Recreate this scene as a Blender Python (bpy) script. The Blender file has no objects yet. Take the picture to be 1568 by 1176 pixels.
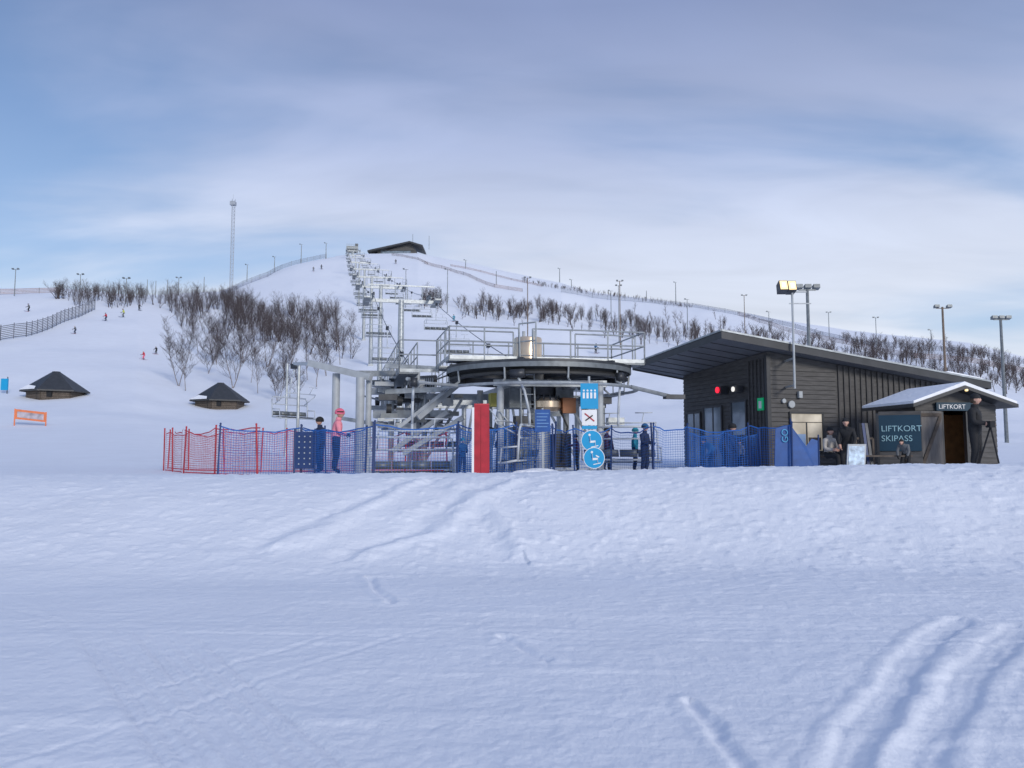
import bpy, bmesh, math, random
import numpy as np
from mathutils import Vector, Matrix
random.seed(7); rng=np.random.default_rng(7)
scene=bpy.context.scene
# ---------------------------------------------------------------- survey helpers (bearing/elevation -> metres)
F=1219.6; CXP=784.; CYP=588.; TH=math.radians(4.78); EYE=1.5
def tE(py): return math.tan(TH+math.atan((CYP-py)/F))
def bx(px,py):
    v=(CYP-py)/F; return ((px-CXP)/F)/(math.cos(TH)-v*math.sin(TH))
def S(px,py,d): return Vector((bx(px,py)*d,d,EYE+tE(py)*d))
def gp(px,py):
    d=-EYE/tE(py); return (bx(px,py)*d,d)
# ---------------------------------------------------------------- numpy noise
_T=rng.random((256,256))
def vn(x,y):
    xi=np.floor(x).astype(int); yi=np.floor(y).astype(int); fx=x-xi; fy=y-yi
    fx=fx*fx*(3-2*fx); fy=fy*fy*(3-2*fy)
    a=_T[xi%256,yi%256]; b=_T[(xi+1)%256,yi%256]; c=_T[xi%256,(yi+1)%256]; d=_T[(xi+1)%256,(yi+1)%256]
    return (a*(1-fx)+b*fx)*(1-fy)+(c*(1-fx)+d*fx)*fy-.5
def fbm(x,y,o=4):
    s=0;a=1.
    for i in range(o):
        s=s+a*vn(x*2**i+17.3*i,y*2**i+5.1*i); a*=.5
    return s
def ss(a,b,x):
    t=np.clip((x-a)/(b-a),0,1); return t*t*(3-2*t)
# ---------------------------------------------------------------- terrain
SKY=[(-300,448),(0,441),(90,440),(215,452),(340,446),(400,424),(450,406),(490,396),(530,389),(640,387),(665,393),(720,403),(800,421),(860,433),(900,446),(1000,459),(1080,469),(1200,491),(1300,506),(1400,517),(1480,525),(1568,548),(1900,570)]
DD=[(-300,250),(0,260),(215,260),(350,340),(530,440),(640,450),(900,420),(1200,400),(1568,380),(1900,370)]
sx=np.array([a for a,b in SKY],float); se=np.array([tE(b) for a,b in SKY])
dx=np.array([a for a,b in DD],float); dy=np.array([b for a,b in DD],float)
E0=-.02; GE=1.7
def dpoly(X,Y,pts):
    best=np.full(X.shape,1e9); side=np.zeros(X.shape)
    for (ax,ay),(cx,cy) in zip(pts[:-1],pts[1:]):
        vx,vy=cx-ax,cy-ay; L2=vx*vx+vy*vy
        t=np.clip(((X-ax)*vx+(Y-ay)*vy)/L2,0,1)
        ex=X-(ax+t*vx); ey=Y-(ay+t*vy); d=np.hypot(ex,ey)
        sg=np.sign(ex*vy-ey*vx)
        m=d<best; best=np.where(m,d,best); side=np.where(m,sg,side)
    return best*side
def bk(px,py):
    y=10.2+(870-py)/145*4.8; return (bx(px,py)*y,y)
TR1=[[gp(100,900),gp(345,1190)],[gp(180,900),gp(470,1190)]]
TR2=[[gp(1470,950),gp(1420,985),gp(1350,1080),gp(1290,1190)],[gp(1560,960),gp(1480,1040),gp(1430,1120),gp(1400,1190)],[gp(1060,1075),gp(1150,1190)],
     [gp(770,975),gp(830,1010)],[gp(560,885),gp(600,925)]]
TR3=[[bk(790,745),bk(720,790),bk(650,830),bk(560,855)],[bk(650,745),bk(560,800),bk(430,850)],[bk(690,745),bk(760,800),bk(800,850)]]
TR4=[[(-14,11.2),(-8,12.6),(-2,13.8),(2,15)],[(-16,8.6),(-6,9.2),(4,9.0),(16,10.4)],[(-3,4),(-1.2,7),(2.5,9.5)],[(3,4.2),(7,7),(15,9.2)],[(-2.2,3.4),(-4.5,7),(-9,10)],[(-12,6.4),(-4,7.1),(6,6.9),(14,7.8)]]
def H(x,y):
    x=np.asarray(x,float); y=np.asarray(y,float)
    q=x/np.maximum(y,22)*F*.985+CXP
    crest=np.interp(q,[0,300,780,1000,1568],[1.00,1.02,1.06,1.17,1.31])
    plat=np.interp(q,[0,300,780,1200,1568],[.98,.86,.86,.9,.98])
    b0=9.6+.8*np.sin(x*.22+.6)+fbm(x*.3,y*.1)*.8
    z=crest*ss(b0-.6,15.4,y)*1.0
    z=z+(plat-crest)*ss(15.6,18.5,y)
    D=np.interp(q,dx,dy); eR=np.interp(q,sx,se)
    t=np.clip((y-28)/(D-28),0,1); g=1-(1-t)**GE
    yy=np.minimum(y,D)
    far=EYE+np.maximum(yy,1)*(E0+(eR-E0)*g)
    z=z+(far-z)*ss(24,34,y)
    rd=(1-.8*ss(.8,1.,(y)/D))
    z=z+fbm(x/35.,y/35.,3)*1.8*ss(45,110,y)*rd + fbm(x/9.,y/12.,3)*.5*ss(40,80,y)*rd
    z=np.where(y>D, z-(y-D)*.02, z)
    return z
def Hd(x,y):
    z=H(x,y)
    near=(1-ss(16,24,y))*ss(-6,0,y)
    mid=ss(8.5,11,y); rt=ss(-6,8,x)
    st_=np.maximum(fbm(x*.45+3,y*3.2,3)-.05,0)
    z=z+near*(fbm(x*.4,y*.6,3)*.03 + st_*.022*(1-mid*.7)+ fbm(x*2.4,y*2.4,4)*(.006+.011*mid) + np.maximum(fbm(x*7+9,y*7,3)-.08,0)*(.008+.030*mid+.014*rt))
    m=(y>2)&(y<17)
    X=x[m];Y=y[m];Z=z[m].copy(); Z0=H(X,Y)
    for p in TR1:
        d=dpoly(X,Y,p); a=np.abs(d); k=(1-ss(.19,.24,a))*(1-ss(5.8,7.2,Y))
        Z=Z+(Z0+.03*fbm(X*.4,Y*.6,3)-Z)*k*.8
        Z+= -k*(.010+.010*np.cos(d*2*math.pi/.10)) + .008*np.exp(-((a-.27)/.05)**2)*(1-ss(5.8,7.2,Y))
    for i,p in enumerate(TR2):
        d=dpoly(X,Y,p)+fbm(X*2.2,Y*2.2,3)*.08; a=np.abs(d); w=.11 if i<2 else .05
        Z+= -.017*np.exp(-(a/w)**4)+.012*np.exp(-((a-w*1.6)/(.05))**2)+(-.0025*np.exp(-(a/(w*3.4))**2)*np.cos(d*2*math.pi/.09))
    for p in TR3:
        d=dpoly(X,Y,p)+fbm(X*1.2,Y*1.2,3)*.22
        Z+= .045*np.exp(-(d/.16)**2)-.03*np.exp(-((d-.32)/.16)**2)
    for p in TR4:
        for o_ in(.0,.45):
            d=np.abs(dpoly(X,Y,p)+fbm(X*.5,Y*.5,2)*.15-o_)
            Z+= (-.007*np.exp(-(d/.03)**2)+.003*np.exp(-((d-.06)/.03)**2))*(.5+fbm(X*.8,Y*.8,2))
    z[m]=Z
    return z
def zg(x,y): return float(H(np.array([x]),np.array([y]))[0])
def ground_at(px,py):
    e=tE(py); D=float(np.interp(px,dx,dy)); eR=float(np.interp(px,sx,se))
    g=min(max((e-E0)/(eR-E0),0),.9995); t=1-(1-g)**(1/GE); y=28+t*(D-28); x=bx(px,py)*y
    return Vector((x,y,zg(x,y)))
# ---------------------------------------------------------------- materials
def mat(name,base,rough=.6,metal=0.,var=.15,scale=4.,bump=0.,emit=None,est=1.,bscale=None,stretch=None):
    m=bpy.data.materials.new(name); m.use_nodes=True; nt=m.node_tree; N=nt.nodes; L=nt.links
    b=N['Principled BSDF']; b.inputs['Roughness'].default_value=rough; b.inputs['Metallic'].default_value=metal
    tc=N.new('ShaderNodeTexCoord'); n=N.new('ShaderNodeTexNoise'); n.inputs['Scale'].default_value=scale; n.inputs['Detail'].default_value=3
    src=tc.outputs['Object']
    if stretch:
        mp=N.new('ShaderNodeMapping'); mp.inputs['Scale'].default_value=stretch; L.new(src,mp.inputs['Vector']); src=mp.outputs['Vector']
    L.new(src,n.inputs['Vector'])
    mx=N.new('ShaderNodeMix'); mx.data_type='RGBA'
    mx.inputs[6].default_value=(*[c*(1-var) for c in base],1); mx.inputs[7].default_value=(*[min(1,c*(1+var)) for c in base],1)
    rp=N.new('ShaderNodeMapRange'); rp.inputs[1].default_value=.3; rp.inputs[2].default_value=.7
    L.new(n.outputs['Fac'],rp.inputs[0]); L.new(rp.outputs[0],mx.inputs[0]); L.new(mx.outputs[2],b.inputs['Base Color'])
    if bump:
        n2=N.new('ShaderNodeTexNoise'); n2.inputs['Scale'].default_value=bscale or scale*4; n2.inputs['Detail'].default_value=4; L.new(src,n2.inputs['Vector'])
        bp=N.new('ShaderNodeBump'); bp.inputs['Distance'].default_value=bump; L.new(n2.outputs['Fac'],bp.inputs['Height']); L.new(bp.outputs[0],b.inputs['Normal'])
    if emit:
        b.inputs['Emission Color'].default_value=(*emit,1); b.inputs['Emission Strength'].default_value=est
    return m
M_={}
def mm(name,*a,**k):
    if name not in M_: M_[name]=mat(name,*a,**k)
    return M_[name]
snow=mat('snow',(.84,.875,.94),.7,0,.02,.6)
nt=snow.node_tree;N=nt.nodes;L=nt.links;b=N['Principled BSDF']
tc=N.new('ShaderNodeTexCoord')
n1=N.new('ShaderNodeTexNoise');n1.inputs['Scale'].default_value=9;n1.inputs['Detail'].default_value=6;n1.inputs['Roughness'].default_value=.66
L.new(tc.outputs['Object'],n1.inputs[0])
b1=N.new('ShaderNodeBump');b1.inputs['Distance'].default_value=.028;b1.inputs['Strength'].default_value=.75;L.new(n1.outputs[0],b1.inputs['Height'])
L.new(b1.outputs[0],b.inputs['Normal'])
rsnow=mm('roof_snow',(.87,.89,.93),.8,0,.03,2,.03)
galv=mm('galvanised_steel',(.38,.41,.43),.45,.5,.22,5)
galvd=mm('dark_galvanised_steel',(.17,.19,.205),.5,.4,.22,5)
lgrey=mm('light_grey_paint',(.40,.43,.45),.5,0,.12,4)
chairm=mm('chair_frame_paint',(.50,.54,.58),.4,0,.1,4)
blackr=mm('black_rubber',(.025,.027,.03),.6,0,.2,6)
dsteel=mm('dark_steel',(.05,.055,.065),.45,.4,.25,5)
slat=mm('snow_fence_slats',(.14,.15,.18),.8,0,.2,1)
alu=mm('brushed_cylinder_metal',(.72,.58,.43),.3,.7,.08,3)
brown=mm('dark_brown_siding',(.080,.078,.078),.7,0,.25,3,.004,stretch=(1,1,6))
brownv=mm('vertical_siding',(.07,.068,.068),.7,0,.22,3,.004,stretch=(6,6,.6))
fascia=mm('fascia_charcoal',(.035,.038,.043),.5,0,.2,3)
soffit=mm('soffit_panel',(.15,.16,.18),.6,0,.12,2)
wood=mm('weathered_wood',(.10,.08,.065),.8,0,.3,6,.004)
pine=mm('warm_pine_boards',(.28,.13,.05),.6,0,.25,5)
bluep=mm('royal_blue_plastic',(.010,.075,.28),.5,0,.15,5)
navy=mm('navy_plastic',(.01,.035,.13),.5,0,.15,5)
redp=mm('red_plastic',(.40,.015,.03),.5,0,.18,5)
cyan=mm('cyan_sign_face',(.0,.30,.58),.4,0,.04,5)
white=mm('white_paint',(.78,.79,.8),.5,0,.04,5)
teal=mm('teal_banner_cloth',(.005,.038,.070),.6,0,.1,3)
green=mm('green_sign_face',(.0,.35,.13),.4,0,.05,3,emit=(0,.4,.15),est=.25)
orange=mm('orange_banner_cloth',(.7,.20,.08),.6,0,.1,3)
warm=mm('floodlight_lit',(.6,.5,.3),.4,emit=(1,.70,.30),est=1.25)
winlit=mm('lit_window_interior',(.45,.42,.36),.25,0,.5,1.4,emit=(1,.85,.6),est=.16)
glass=mm('window_glass',(.22,.27,.32),.08,.3,.4,.8)
redl=mm('red_signal_light',(.6,0,.02),.4,emit=(1,.02,.05),est=1.2)
twig=mm('birch_twigs',(.066,.053,.055),.9,0,.3,.1)
bark=mm('birch_bark',(.22,.20,.20),.85,0,.5,2.5,stretch=(1,1,4))
polew=mm('pole_wood',(.17,.13,.10),.85,0,.2,3)
redn=mm('red_net',(.50,.045,.07),.7,0,.1,4)
bluen=mm('blue_net',(.010,.10,.38),.7,0,.12,4)
netfar=mm('brown_net',(.30,.22,.21),.8,0,.2,.3)
netblue=mm('grey_blue_net',(.22,.25,.32),.8,0,.2,.3)
skin=mm('skin',(.55,.33,.25),.55,0,.06,10)
lip=mm('lips',(.35,.1,.09),.5); eye=mm('eyes',(.02,.02,.02),.3); gog=mm('goggle_lens',(.02,.03,.05),.1)
blk=mm('black_fabric',(.014,.015,.018),.8,0,.2,12)
def cloth(n,c): return mm('cloth_'+n,c,.85,0,.15,10,.003)
# ---------------------------------------------------------------- mesh builder
class MB:
    def __init__(s,M=None): s.v=[];s.f=[];s.mi=[];s.m=[];s.M=M or Matrix.Identity(4)
    def idx(s,m):
        if m not in s.m: s.m.append(m)
        return s.m.index(m)
    def add(s,vs,fs,m):
        o=len(s.v); s.v+= [tuple(s.M@Vector(p)) for p in vs]
        for i,f in enumerate(fs):
            s.f.append([o+k for k in f]); s.mi.append(s.idx(m[i] if isinstance(m,list) else m))
    def box(s,x0,x1,y0,y1,z0,z1,m):
        s.add([(x0,y0,z0),(x1,y0,z0),(x1,y1,z0),(x0,y1,z0),(x0,y0,z1),(x1,y0,z1),(x1,y1,z1),(x0,y1,z1)],
              [(0,3,2,1),(4,5,6,7),(0,1,5,4),(1,2,6,5),(2,3,7,6),(3,0,4,7)],m)
    def hexa(s,p,m): s.add(p,[(0,3,2,1),(4,5,6,7),(0,1,5,4),(1,2,6,5),(2,3,7,6),(3,0,4,7)],m)
    def tube(s,a,b,r,m,r2=None,n=8,cap=True):
        a=Vector(a);b=Vector(b); d=(b-a)
        if d.length<1e-6: return
        d.normalize(); u=d.orthogonal().normalized(); w=d.cross(u); r2=r if r2 is None else r2
        vs=[a+(u*math.cos(2*math.pi*i/n)+w*math.sin(2*math.pi*i/n))*r for i in range(n)]+[b+(u*math.cos(2*math.pi*i/n)+w*math.sin(2*math.pi*i/n))*r2 for i in range(n)]
        fs=[(i,(i+1)%n,n+(i+1)%n,n+i) for i in range(n)]
        if cap: fs+= [tuple(range(n))[::-1],tuple(range(n,2*n))]
        s.add(vs,fs,m)
    def path(s,pts,r,m,n=6):
        for a,b in zip(pts[:-1],pts[1:]): s.tube(a,b,r,m,n=n)
    def beam(s,a,b,w,h,m):
        a=Vector(a);b=Vector(b);d=(b-a).normalized(); up=Vector((0,0,1))
        if abs(d.z)>.95: up=Vector((0,1,0))
        r=d.cross(up).normalized()*w/2; q=r.normalized().cross(d)*h/2
        s.hexa([a-r-q,a+r-q,b+r-q,b-r-q,a-r+q,a+r+q,b+r+q,b-r+q],m)
    def lathe(s,prof,m,n=48,c=(0,0,0),closed=True,a0=0,a1=2*math.pi):
        k=len(prof); vs=[];full=abs(a1-a0-2*math.pi)<1e-6; nn=n if full else n+1
        for i in range(nn):
            a=a0+(a1-a0)*i/n
            for r,z in prof: vs.append((c[0]+r*math.cos(a),c[1]+r*math.sin(a),c[2]+z))
        fs=[]
        for i in range(n):
            j=(i+1)%nn
            for q in range(k if closed else k-1):
                p=(q+1)%k; fs.append((i*k+q,j*k+q,j*k+p,i*k+p))
        s.add(vs,fs,m)
    def sph(s,c,r,m,nu=14,nv=10,fn=None,z0=-1.):
        vs=[];fs=[]
        t1=math.acos(max(-1,z0))
        for j in range(nv+1):
            t=t1*j/nv
            for i in range(nu):
                a=2*math.pi*i/nu; p=Vector((math.sin(t)*math.cos(a),math.sin(t)*math.sin(a),math.cos(t)))
                if fn: p=fn(p)
                vs.append((c[0]+p.x*r[0],c[1]+p.y*r[1],c[2]+p.z*r[2]))
        for j in range(nv):
            for i in range(nu): fs.append((j*nu+i,(j+1)*nu+i,(j+1)*nu+(i+1)%nu,j*nu+(i+1)%nu))
        s.add(vs,fs,m)
    def mesh(s,name,smooth=False):
        me=bpy.data.meshes.new(name); me.from_pydata(s.v,[],s.f)
        for m in s.m: me.materials.append(m)
        me.polygons.foreach_set('material_index',s.mi)
        if smooth: me.polygons.foreach_set('use_smooth',[True]*len(s.f))
        me.update(); return me
    def build(s,name,parent=None,smooth=False):
        o=bpy.data.objects.new(name,s.mesh(name,smooth)); scene.collection.objects.link(o)
        if smooth:
            try:
                bm=bmesh.new(); bm.from_mesh(o.data)
                for e in bm.edges:
                    if len(e.link_faces)==2 and e.calc_face_angle(0)>.7: e.smooth=False
                bm.to_mesh(o.data); bm.free()
            except Exception: pass
        if parent: o.parent=parent
        return o
def empty(name,loc=(0,0,0)):
    e=bpy.data.objects.new(name,None); scene.collection.objects.link(e); return e
def text(name,body,size,org,right,normal,m,parent,align='LEFT',sp=1.0):
    cu=bpy.data.curves.new(name,'FONT'); cu.body=body; cu.size=size; cu.extrude=.004; cu.align_x=align; cu.space_character=sp; cu.materials.append(m)
    o=bpy.data.objects.new(name,cu); scene.collection.objects.link(o)
    r=Vector(right).normalized(); n=Vector(normal).normalized(); u=n.cross(r)
    o.matrix_world=Matrix(((r.x,u.x,n.x,org[0]),(r.y,u.y,n.y,org[1]),(r.z,u.z,n.z,org[2]),(0,0,0,1)))
    if parent: o.parent=parent
    return o
def npmesh(name,V,Fq,mats,mi=None,smooth=False):
    me=bpy.data.meshes.new(name); n=len(V); k=Fq.shape[1]; nf=len(Fq)
    me.vertices.add(n); me.vertices.foreach_set('co',V.astype(np.float32).ravel())
    me.loops.add(nf*k); me.loops.foreach_set('vertex_index',Fq.astype(np.int32).ravel())
    me.polygons.add(nf); me.polygons.foreach_set('loop_start',np.arange(0,nf*k,k,dtype=np.int32))
    for m in mats: me.materials.append(m)
    if mi is not None: me.polygons.foreach_set('material_index',mi.astype(np.int32))
    me.update(calc_edges=True)
    me.polygons.foreach_set('use_smooth',np.full(nf,smooth))
    o=bpy.data.objects.new(name,me); scene.collection.objects.link(o); return o
# ---------------------------------------------------------------- terrain sheet
ys=np.concatenate([np.arange(-40,0,2.),np.arange(0,3,.3),np.arange(3,9,.032),np.arange(9,16.5,.05),np.arange(16.5,34,.3),34*np.exp(np.arange(0,1,.0095)*math.log(520/34)),np.linspace(521,1800,40)])
sc=np.linspace(-1,1,900); sc=np.sign(sc)*(.25*np.abs(sc)+.75*np.abs(sc)**1.7)
YY,SS=np.meshgrid(ys,sc,indexing='ij'); W=9+np.abs(YY)*1.05; W=np.where(YY<3,12.15+(3-YY)*1.0,W)
XX=SS*W; ZZ=Hd(XX.ravel(),YY.ravel()).reshape(XX.shape)
nr,nc=XX.shape; I=np.arange(nr*nc).reshape(nr,nc)
Fq=np.stack([I[:-1,:-1],I[:-1,1:],I[1:,1:],I[1:,:-1]],-1).reshape(-1,4)
npmesh('snowy_hill_terrain',np.stack([XX,YY,ZZ],-1).reshape(-1,3),Fq,[snow],smooth=True)
# ---------------------------------------------------------------- trees
def gentree(h,seed,lv=3,nb=11,thick=1.,spread=.5,stems=None):
    R=random.Random(seed); out=[]
    def rec(p,d,l,r,lev):
        ns=5 if lev==0 else 3
        for i in range(ns):
            d=(d+Vector((R.uniform(-1,1),R.uniform(-1,1),R.uniform(-.2,.5)))*(.12 if lev==0 else .24)).normalized()
            q=p+d*l/ns; ra=r*(1-.85*i/ns); rb=r*(1-.85*(i+1)/ns)
            out.append((*p,*q,max(ra,.006*thick),max(rb,.005*thick),0 if (lev==0 and i<4) else 1)); 
            if lev<lv:
                k=nb//ns+1 if lev==0 else 2
                if not(lev==0 and i==0):
                  for _ in range(k):
                    a=R.uniform(0,6.28); t=R.random(); o=Vector((math.cos(a),math.sin(a),R.uniform(.3,1.2)))
                    dd=(d*.4+o*spread*1.3).normalized()
                    rec(p+(q-p)*t,dd,l*(R.uniform(.32,.52) if lev==0 else R.uniform(.4,.62))*(1-.5*i/ns if lev==0 else 1),rb*.5,lev+1)
            p=q
    stems=stems or R.choice([1,1,2,3])
    for s_ in range(stems):
        rec(Vector((R.uniform(-.2,.2),R.uniform(-.2,.2),-.3)),Vector((R.uniform(-.28,.28)*stems*.6,R.uniform(-.28,.28)*stems*.6,1)).normalized(),h*R.uniform(.75,1),.010*h*thick,0)
    return np.array(out)
def segmesh(name,A,mats):
    P=A[:,0:3];Q=A[:,3:6];d=Q-P;d/=np.linalg.norm(d,axis=1)[:,None]+1e-9
    ref=np.where(np.abs(d[:,2:3])>.8,np.array([[1.,0,0]]),np.array([[0,0,1.]]))
    u=np.cross(d,ref);u/=np.linalg.norm(u,axis=1)[:,None];w=np.cross(d,u)
    vs=[]
    for base,r in((P,A[:,6]),(Q,A[:,7])):
        for k in range(3):
            a=2*math.pi*k/3; vs.append(base+(u*math.cos(a)+w*math.sin(a))*r[:,None])
    V=np.stack(vs,1).reshape(-1,3); n=len(A); o=np.arange(n)[:,None]*6
    Fq=np.stack([o+np.array([[0,1,4,3]]),o+np.array([[1,2,5,4]]),o+np.array([[2,0,3,5]])],1).reshape(-1,4)
    return npmesh(name,V,Fq,mats,np.repeat(A[:,8],3))
def massforest(name,places,variants):
    out=[]
    for (x,y,z,h) in places:
        A=variants[random.randrange(len(variants))].copy(); a=random.uniform(0,6.28); s=h
        c,sn=math.cos(a),math.sin(a)
        for o in(0,3):
            X=A[:,o]*c-A[:,o+1]*sn;Y=A[:,o]*sn+A[:,o+1]*c
            A[:,o]=X*s+x;A[:,o+1]=Y*s+y;A[:,o+2]=A[:,o+2]*s+z
        A[:,6:8]*=s; out.append(A)
    return segmesh(name,np.concatenate(out),[twig,twig])
var=[]
for i in range(8):
    T=gentree(6,100+i,2,11,1.7,.66,(2,1,1,2,3,1,2,2)[i]); T[:,:8]/=6.; var.append(T)
var2=[]
for V_ in var: W_=V_.copy(); W_[:,6:8]*=1.5; var2.append(W_)
pl=[]
for _ in range(500):
    px=random.triangular(232,550,360); lo=np.interp(px,[232,280,330,420,540],[462,460,458,470,486]); hi=np.interp(px,[232,300,420,540],[488,515,535,560])
    py=lo+(hi-lo)*random.random()**1.4
    cl=float(vn(np.array([px/22.]),np.array([py/9.]))[0])
    if cl<-.2: continue
    g=ground_at(px,py); pl.append((g.x,g.y,g.z,random.uniform(3.,7.2)))
for _ in range(110):
    px=random.uniform(85,225); py=random.uniform(455,474) if px>100 else 462; g=ground_at(px,py); pl.append((g.x,g.y,g.z,random.uniform(2.5,5.6)))
massforest('birch_thicket',pl,var)
pl=[]
while len(pl)<820:
    px=random.uniform(640,1680); c=np.interp(px,[640,700,800,900,1000,1100,1200,1300,1400,1568,1700],[464,474,484,491,508,520,536,548,556,586,600]); th=np.interp(px,[640,900,1568],[11,16,24])
    py=c+random.gauss(0,th*.55)
    cl=float(vn(np.array([px/30.]),np.array([py/8.]))[0])
    if cl<-.12 and random.random()<.8: continue
    g=ground_at(px,py); pl.append((g.x,g.y,g.z,random.uniform(2.2,5.8)))
for _ in range(200):
    px=random.uniform(800,1060); py=np.interp(px,[800,860,1060],[428,440,470])+random.uniform(0,4); g=ground_at(px,py); pl.append((g.x,g.y,g.z,random.uniform(1.,2.6)))
for _ in range(240):
    px=random.uniform(1290,1680); py=np.interp(px,[1290,1568,1700],[511,553,575])+random.uniform(0,14); g=ground_at(px,py); pl.append((g.x,g.y,g.z,random.uniform(1.6,4.4)))
massforest('birch_scrub_band',pl,var2)
for i,(px,py,h) in enumerate([(272,592,105),(285,598,95),(355,598,115),(362,585,80),(372,560,90),(395,605,80),(425,612,70),(410,570,80),(445,560,85),(470,590,85),(486,600,100),(500,585,75),(330,560,80),(305,545,70),(520,560,80),(455,610,60),(537,545,60),(385,590,70),(435,590,75),(318,575,60)]):
    g=ground_at(px,py); hh=h/F*g.y
    T=gentree(hh,i+5,3,11,.85,.5); T[:,0]+=g.x;T[:,3]+=g.x;T[:,1]+=g.y;T[:,4]+=g.y;T[:,2]+=g.z;T[:,5]+=g.z
    T[:,6:8]=np.maximum(T[:,6:8],.009)
    segmesh('birch_tree',T,[bark,twig])
# ---------------------------------------------------------------- lift line frame
C0=Vector((.8,24.)); A_=Vector((-.213,.977)); B_=Vector((.977,.213))
Mst=Matrix(((B_.x,A_.x,0,C0.x),(B_.y,A_.y,0,C0.y),(0,0,1,0),(0,0,0,1)))
def axis_pt(y):
    t=(y-C0.y)/A_.y; return C0+A_*t
def rails(mb,pts,z,h=1.05,m=galv,step=1.1,r=.022,closed=False):
    P=[Vector((p[0],p[1],z)) for p in pts]
    if closed: P.append(P[0])
    for a,b in zip(P[:-1],P[1:]):
        for k in (h,h*.55):
            mb.tube(a+Vector((0,0,k)),b+Vector((0,0,k)),r,m,n=6)
        mb.beam(a+Vector((0,0,.06)),b+Vector((0,0,.06)),.01,.1,m)
        n=max(1,round((b-a).length/step))
        for i in range(n+1):
            q=a+(b-a)*i/n; mb.tube(q,q+Vector((0,0,h)),r,m,n=6)
def sheaves(mb,b,a0,a1,z0,z1,m=galv,r=.24,n=6):
    mb.beam((b,a0,z0-.3),(b,a1,z1-.3),.08,.2,m)
    for i in range(n):
        t=(i+.5)/n; a=a0+(a1-a0)*t; z=z0+(z1-z0)*t-.12
        mb.tube((b-.06,a,z),(b+.06,a,z),r,blackr,n=14); mb.tube((b-.075,a,z),(b+.075,a,z),r*.6,m,n=10)
twr=[(78,452),(118,434),(153,420),(200,409),(260,399),(330,389),(400,382)]
cab=[(0,3.72),(4,3.9),(9,4.4)]
for y,py in twr:
    a=axis_pt(y); z=EYE+tE(py)*y; t=(y-C0.y)/A_.y; cab.append((t,z))
    mb=MB(Mst); g=zg(a.x,a.y)
    sl=.24
    mb.tube((0,t,g-.5),(0,t,z-.5),.42,galv,.27,n=16)
    mb.box(-.5,.5,t-.5,t+.5,g-.5,g+.25,lgrey)
    mb.beam((-3.5,t,z-.62),(3.5,t,z-.62),.3,.34,galv)
    mb.beam((-3.3,t,z+.95),(3.3,t,z+.95),.12,.12,galv)
    for b in(-2.75,2.75):
        mb.beam((b,t,z-.5),(b,t,z-.2),.2,.2,galv)
        sheaves(mb,b,t-1.9,t+1.9,z-sl*1.0,z+sl*1.0)
        s_=1 if b>0 else -1
        mb.box(b+s_*.35,b+s_*.95,t-2.1,t+2.1,z-.78,z-.72,galvd)
        rails(mb,[(b+s_*.95,t-2.1),(b+s_*.95,t+2.1)],z-.72,1.05,galv,1.2)
        rails(mb,[(b+s_*.35,t-2.1),(b+s_*.95,t-2.1)],z-.72,1.05,galv,1.2); rails(mb,[(b+s_*.35,t+2.1),(b+s_*.95,t+2.1)],z-.72,1.05,galv,1.2)
        mb.tube((b*.75,t,z-.5),(b*.75,t,z+.95),.05,galv)
    mb.tube((-.6,t,z-.5),(-.6,t,z+.95),.06,galv);mb.tube((.6,t,z-.5),(.6,t,z+.95),.06,galv)
    for k in(-.2,.2): mb.tube((k,t-.55,g+.5),(k,t-.45,z-.5),.02,galv,n=5)
    kz=g+.6
    while kz<z-.6: mb.tube((-.2,t-.52,kz),(.2,t-.52,kz),.014,galv,n=4); kz+=.35
    mb.build('chairlift_tower',smooth=True)
tend=(438-C0.y)/A_.y; zend=EYE+tE(381)*438; cab.append((tend,zend))
mb=MB(Mst)
for b in(-2.75,2.75):
    for (a0,z0),(a1,z1) in zip(cab[:-1],cab[1:]):
        n=8; L_=a1-a0; pr=None
        for i in range(n+1):
            t=i/n; p=(b,a0+L_*t,z0+(z1-z0)*t-4*t*(1-t)*(L_**2)*.00022)
            if pr: mb.tube(pr,p,.026,dsteel,n=5,cap=False)
            pr=p
mb.build('haul_rope')
def cable_z(a):
    for (a0,z0),(a1,z1) in zip(cab[:-1],cab[1:]):
        if a0<=a<=a1:
            t=(a-a0)/(a1-a0); return z0+(z1-z0)*t-4*t*(1-t)*((a1-a0)**2)*.00022
    return cab[-1][1]
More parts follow.
